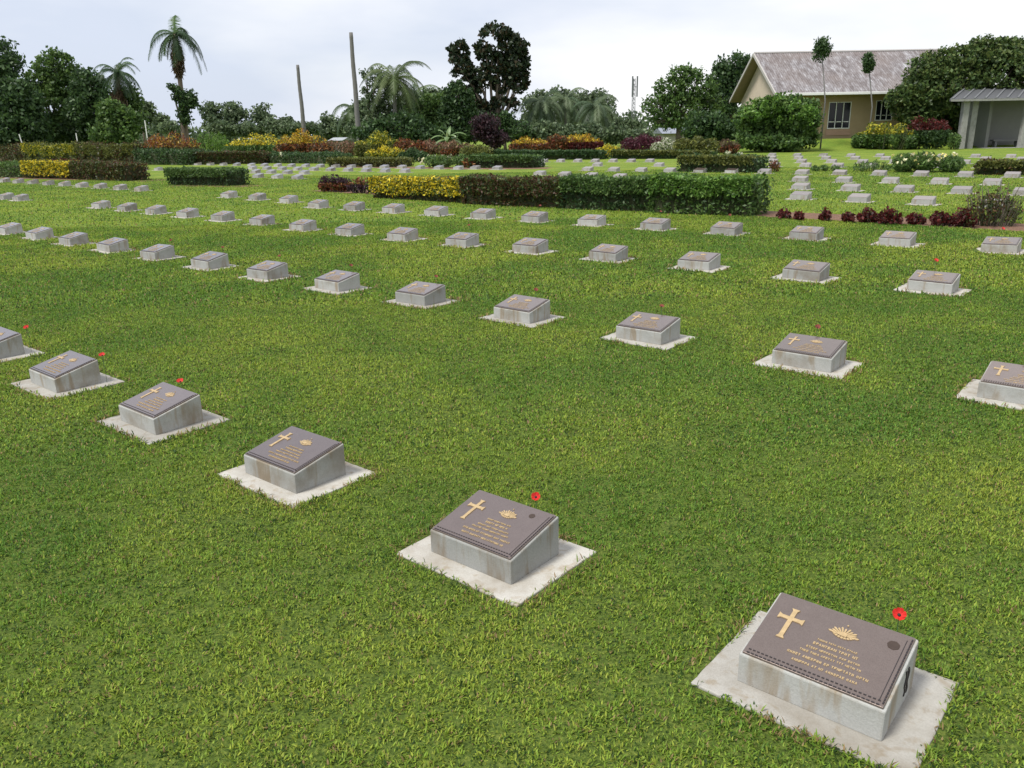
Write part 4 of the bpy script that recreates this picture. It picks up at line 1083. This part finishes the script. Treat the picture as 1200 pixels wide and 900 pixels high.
# ------------------------------------------------------------------ house
def m_roof():
    m, n, b = newmat("rusty_roof_sheets"); t = n.nodes.new("ShaderNodeTexCoord"); v = t.outputs['Object']
    mp_ = n.nodes.new("ShaderNodeMapping"); mp_.inputs['Scale'].default_value = (1.1, .28, .28); n.links.new(v, mp_.inputs[0])
    a = noise(n, mp_.outputs[0], 3.2, 9, .8, .3)
    c = ramp(n, a, [(.36, (.085, .068, .066)), (.47, (.15, .132, .134)), (.57, (.25, .24, .25)), (.70, (.50, .51, .54))])
    c = mixc(n, ramp(n, noise(n, v, .35, 3, .5), [(.4, 0.), (.62, .55)]), c, (.17, .135, .122))
    n.links.new(c, b.inputs['Base Color']); b.inputs['Roughness'].default_value = .6; b.inputs['Metallic'].default_value = .1
    return m
M_ROOF = m_roof()
M_WALL = m_plain("cream_wall", (.50, .42, .33), .85, 0, .12, 2, .2)
M_OCHRE = m_plain("ochre_wall", (.37, .275, .17), .85, 0, .15, 2, .2)
M_SOFFIT = m_plain("soffit_boards", (.22, .17, .12), .8, 0, .2, 3, .1)
M_WHITE = m_plain("white_paint", (.75, .75, .74), .5, 0, .06, 3, 0)
M_STONE = m_plain("stone_veneer", (.42, .39, .33), .9, 0, .5, 5, .9)
M_BRICK = m_plain("pinkish_render", (.42, .27, .20), .85, 0, .2, 3, .2)
def m_glass():
    m, n, b = newmat("dark_window_glass"); b.inputs['Base Color'].default_value = (.01, .012, .018, 1); b.inputs['Roughness'].default_value = .15; b.inputs['Specular IOR Level'].default_value = .25
    b.inputs['Coat Weight'].default_value = .1
    v = objvec(n); bump(n, b, noise(n, v, 1.5, 2, .5), .05, .02); return m
M_GLASS = m_glass()
HX, HY = 20.86, 67.0
house = empty("long_house", (HX, HY, 0), 0, "long cream and ochre house with rusty grey metal gable roof", "house")
GZ = .75                                    # the floor stands on a grassy bank
EZ = on(900, 111, HY).z; RZ = on(875, 63, HY + 6.8).z; LX = 15.6; DP = 13.6
wx0, wy0, wy1 = .75, 1.5, DP - 1.0
m = MB()                                    # gable wall
m.prism([(wx0, wy0), (wx0 + .25, wy0), (wx0 + .25, wy1), (wx0, wy1)], 0, EZ - .05)
zt = lambda y: EZ + (RZ - EZ) * (1 - abs(y - DP / 2) / (DP / 2)) - .12
m.hexa([(wx0, wy0, EZ - .05), (wx0 + .25, wy0, EZ - .05), (wx0 + .25, wy1, EZ - .05), (wx0, wy1, EZ - .05)], [(wx0, DP / 2 - .02, RZ - .2), (wx0 + .25, DP / 2 - .02, RZ - .2), (wx0 + .25, DP / 2 + .02, RZ - .2), (wx0, DP / 2 + .02, RZ - .2)])
link("gable_wall", m.mesh("gable_wall", M_WALL), house)
m = MB(); m.box(wx0 - .06, wx0 - .004, wy0 + .05, wy1 - .02, 0, 2.6)
link("stone_facing", m.mesh("stone_facing", M_STONE), house)
# front wall with two openings
def X_(px, y): return (px - 600) / FPX * (HY + wy0) / 1.0 - HX + y
fw = HY + wy0
ox = lambda px: on(px, 130, fw).x - HX
oz = lambda px, py: on(px, py, fw).z
wins = [(ox(971), ox(997), oz(984, 150.5), oz(984, 119.5)), (ox(1026), ox(1046), oz(1036, 141), oz(1036, 117.5))]
m = MB(); xs = wx0 + .25
for (a, c, z0, z1) in wins:
    m.box(xs, a, wy0, wy0 + .22, 0, EZ - .05); m.box(a, c, wy0, wy0 + .22, 0, z0); m.box(a, c, wy0, wy0 + .22, z1, EZ - .05); xs = c
m.box(xs, LX - .5, wy0, wy0 + .22, 0, EZ - .05); m.box(LX - .5, LX - .25, wy0, wy1, 0, EZ - .05); m.box(wx0 + .25, LX - .5, wy1 - .22, wy1, 0, EZ - .05)
link("wall", m.mesh("wall", M_OCHRE), house)
m = MB(); m.box(wins[0][0] - .1, wins[0][1] + .1, wy0 - .05, wy0 - .003, GZ + .25, wins[0][2] - .08); link("panel_below_window", m.mesh("panel_below_window", M_BRICK), house)
for (a, c, z0, z1) in wins:
    m = MB(); f = .045
    m.box(a, c, wy0 - .03, wy0 + .05, z0 - .02, z0 + f); m.box(a, c, wy0 - .03, wy0 + .05, z1 - f, z1); m.box(a, a + f, wy0 - .028, wy0 + .05, z0 + f, z1 - f); m.box(c - f, c, wy0 - .028, wy0 + .05, z0 + f, z1 - f)
    for k in (1, 2): m.box(a + (c - a) * k / 3 - .025, a + (c - a) * k / 3 + .025, wy0 - .02, wy0 + .04, z0 + f, z1 - f)
    w = link("window", m.mesh("window", M_WHITE), house)
    m = MB(); m.box(a + f, c - f, wy0 + .055, wy0 + .075, z0 + f, z1 - f); link("pane", m.mesh("pane", M_GLASS), w)
    m = MB(); n_ = 4
    for k in range(3):
        xa, xb = a + (c - a) * k / 3 + .09, a + (c - a) * (k + 1) / 3 - .09
        m.box(xa, xb, wy0 + .0, wy0 + .02, z0 + (z1 - z0) * .24, z0 + (z1 - z0) * .27)
    link("glazing_bar", m.mesh("glazing_bar", M_WHITE), w)
# roof: two corrugated slopes
def slope(y0, y1, z0, z1, nm):
    m = MB(); k = int(LX / .19); dy, dz = y1 - y0, z1 - z0
    rows_ = 6
    for i in range(k * 2):
        xa, xb = LX * i / (2 * k), LX * (i + 1) / (2 * k); ha, hb = .035 * math.sin(i * math.pi), 0
        ha = .05 if i % 2 else 0; hb = 0 if i % 2 else .05
        for j in range(1):
            m.quad((xa, y0, z0 + ha), (xb, y0, z0 + hb), (xb, y1, z1 + hb), (xa, y1, z1 + ha))
    return link(nm, m.mesh(nm, M_ROOF), house)
slope(0, DP / 2, EZ + .03, RZ, "roof_slope"); slope(DP, DP / 2, EZ + .03, RZ, "roof_slope")
m = MB()                                    # boarded underside and thickness
m.hexa([(0, 0, EZ - .12), (LX, 0, EZ - .12), (LX, DP / 2, RZ - .16), (0, DP / 2, RZ - .16)], [(0, 0, EZ - .0), (LX, 0, EZ - .0), (LX, DP / 2, RZ - .03), (0, DP / 2, RZ - .03)])
m.hexa([(0, DP / 2 + .004, RZ - .16), (LX, DP / 2 + .004, RZ - .16), (LX, DP, EZ - .12), (0, DP, EZ - .12)], [(0, DP / 2 + .004, RZ - .03), (LX, DP / 2 + .004, RZ - .03), (LX, DP, EZ), (0, DP, EZ)])
link("soffit", m.mesh("soffit", M_SOFFIT), house)
m = MB(); m.box(-.05, LX + .05, -.13, -.004, EZ - .10, EZ + .10); link("gutter", bevel(m.mesh("gutter", M_WHITE), .02), house)
m = MB(); m.tube([(0, DP / 2, RZ + .05), (LX, DP / 2, RZ + .05)], .10, 8); link("ridge_cap", m.mesh("ridge_cap", m_plain("ridge_metal", (.40, .38, .37), .6)), house)
m = MB()
for (y0, y1) in ((-.12, DP / 2), (DP + .12, DP / 2)):
    s = -1 if y0 > y1 else 1
    z0, z1 = EZ, RZ
    m.hexa([(-.10, y0, z0 - .2), (-.004, y0, z0 - .2), (-.004, y1, z1 - .2), (-.10, y1, z1 - .2)], [(-.10, y0, z0 + .05), (-.004, y0, z0 + .05), (-.004, y1, z1 + .06), (-.10, y1, z1 + .06)])
link("barge_board", m.mesh("barge_board", m_plain("barge_grey", (.38, .36, .34), .7)), house)
# the bank it stands on
m = MB(); n_ = 24
x0b, x1b = 14.0, 45.0
def bankz(v): return GZ * (3 * v * v - 2 * v ** 3)
y0b = 60.8
for i in range(n_):
    xa, xb = x0b + (x1b - x0b) * i / n_, x0b + (x1b - x0b) * (i + 1) / n_
    ea = min(1, (i) / 4, (n_ - i) / 3); eb = min(1, (i + 1) / 4, (n_ - i - 1) / 3)
    for j in range(8):
        v0, v1 = j / 8, (j + 1) / 8; ya, yb = y0b + 6 * v0, y0b + 6 * v1
        m.quad((xa, ya, .004 + bankz(v0) * ea), (xb, ya, .004 + bankz(v0) * eb), (xb, yb, .004 + bankz(v1) * eb), (xa, yb, .004 + bankz(v1) * ea))
    m.quad((xa, y0b + 6, .004 + GZ * ea), (xb, y0b + 6, .004 + GZ * eb), (xb, 80, .004 + GZ * eb), (xa, 80, .004 + GZ * ea))
struct("grass_bank", m.mesh("grass_bank", M_LAWN))

# ------------------------------------------------------------------ memorial shelter at the right edge
M_SHC = m_concrete("shelter_concrete", (.25, .25, .24), (.34, .34, .33), (.20, .19, .17))
M_SHR = m_plain("grey_roof_sheet", (.105, .108, .118), .5, .2, .2, 3, .1)
M_SHD = m_plain("grey_back_wall", (.18, .18, .175), .85, 0, .15, 2, .3)
sx0 = on(1113, 116, 59.5).x; SY = 59.5
zf = on(1150, 115.5, SY).z; zb = on(1150, 104, SY + 3.6).z
shl = empty("shelter", (sx0, SY, 0), 0, "open grey concrete shelter with slanted legs and sheet roof at right edge", "shelter")
W = 9.0
m = MB(); m.hexa([(0, 0, zf - .14), (W, 0, zf - .14), (W, 3.8, zb - .14), (2.7, 3.8, zb - .14)], [(0, 0, zf), (W, 0, zf), (W, 3.8, zb), (2.7, 3.8, zb)])
rf = link("roof", m.mesh("roof", M_SHR), shl)
m = MB()
for k in range(9):
    x = .15 + k * .75; e_ = min(2.7, W - .12 - x); f_ = e_ / 2.7; yy, zz = 3.75 * f_, zf + (zb - zf) * f_
    m.hexa([(x, -.02, zf + .003), (x + .12, -.02, zf + .003), (x + .12 + e_, yy, zz + .003), (x + e_, yy, zz + .003)], [(x, -.02, zf + .07), (x + .12, -.02, zf + .07), (x + .12 + e_, yy, zz + .07), (x + e_, yy, zz + .07)])
link("roof_rib", m.mesh("roof_rib", m_plain("rib_grey", (.15, .155, .165), .5)), rf)
m = MB(); m.box(.1, W, -.06, -.004, zf - .16, zf - .02); link("fascia", m.mesh("fascia", M_SHC), shl)
for (tx, bx, y) in ((1132, 1125, .5), (1142.5, 1134.5, .9), (1206, 1196, .5)):
    yy = SY + y; a = on(tx, 120, yy).x - sx0; c = on(bx, 174, yy).x - sx0; w = .21
    m = MB(); m.hexa([(c - w, y - .2, -.05), (c + w, y - .2, -.05), (c + w, y + .2, -.05), (c - w, y + .2, -.05)], [(a - w, y - .2, zf - .1), (a + w, y - .2, zf - .1), (a + w, y + .2, zf - .1), (a - w, y + .2, zf - .1)])
    link("leg", bevel(m.mesh("leg", M_SHC), .02), shl)
bx0 = on(1144, 150, SY + 3).x - sx0
m = MB(); m.box(bx0, W, 3.0, 3.25, 0, zb - .35); m.box(bx0, bx0 + .22, 1.6, 2.998, 0, zb - .55); link("back_wall", m.mesh("back_wall", M_SHD), shl)
ba, bb = on(1161, 170, SY + 2.3).x - sx0, on(1194, 170, SY + 2.3).x - sx0
m = MB(); m.box(ba, bb, 2.0, 2.5, .42, .52); m.box(ba + .15, ba + .3, 2.05, 2.45, 0, .42); m.box(bb - .3, bb - .15, 2.05, 2.45, 0, .42)
bn = tag(link("stone_bench", m.mesh("stone_bench", M_SHD), None, (sx0, SY, .03)), "low grey stone bench inside the shelter at the right edge", "bench")
m = MB(); m.box(bx0 - .6, W, .2, 3.3, -.05, .028); link("floor_slab", m.mesh("floor_slab", M_SHC), shl)

# pale posts by the left trees and small sign
for (x, y0, y1, lb) in ((29, 166, 157, "thin leaning white stake at left beneath the trees"), (91, 168, 156, "thin straight white stake beneath the left trees"), (172, 158, 141, "thin white post right of the left trees")):
    b = Vector((on(x, y0, 69).x, 69, 0)); z = on(x, y1, 69).z; lean = -.35 if x == 29 else .0
    m = MB(); m.tube([(0, 0, 0), (lean, 0, z)], .04, 7); tag(link("white_stake", m.mesh("white_stake", M_WHITE), None, b), lb, "stake")

# blossoms as parts of the plants that carry them
def blossoms(owner_label, px0, px1, y0, y1, Y, n, pal, size):
    own = next(o for o in bpy.data.objects if o.get("label") == owner_label)
    P = []
    for i in range(n):
        p = on(rng.uniform(px0, px1), rng.uniform(y0, y1), Y + rng.uniform(-.6, .3)) - own.location
        for j in range(5): P.append(Vector(p) + Vector(rng.normal(size=3)) * size * .22)
    link("blossom", leaves("blossom", np.array(P), size, pal, .7, mat=M_PETAL), own)
W1 = [(.70, .70, .50), (.78, .76, .62), (.60, .60, .30)]
blossoms("green clump dotted with pale yellow green flowers at centre left", 490, 540, 181, 191, at(515, 196).y + .2, 40, W1, .10)
blossoms("big green lily clump with pale yellow flowers among the right graves", 1046, 1128, 179, 194, at(1085, 202).y + .3, 42, [(.66, .60, .22), (.74, .72, .5)], .10)
blossoms("dark green low hedge beneath the red and orange croton", 323, 345, 180, 184, at(335, 191).y, 7, W1, .13)

for o in bpy.data.objects:
    if len(str(o.get('label','')).split()) > 16: print('LONG', o['label'])
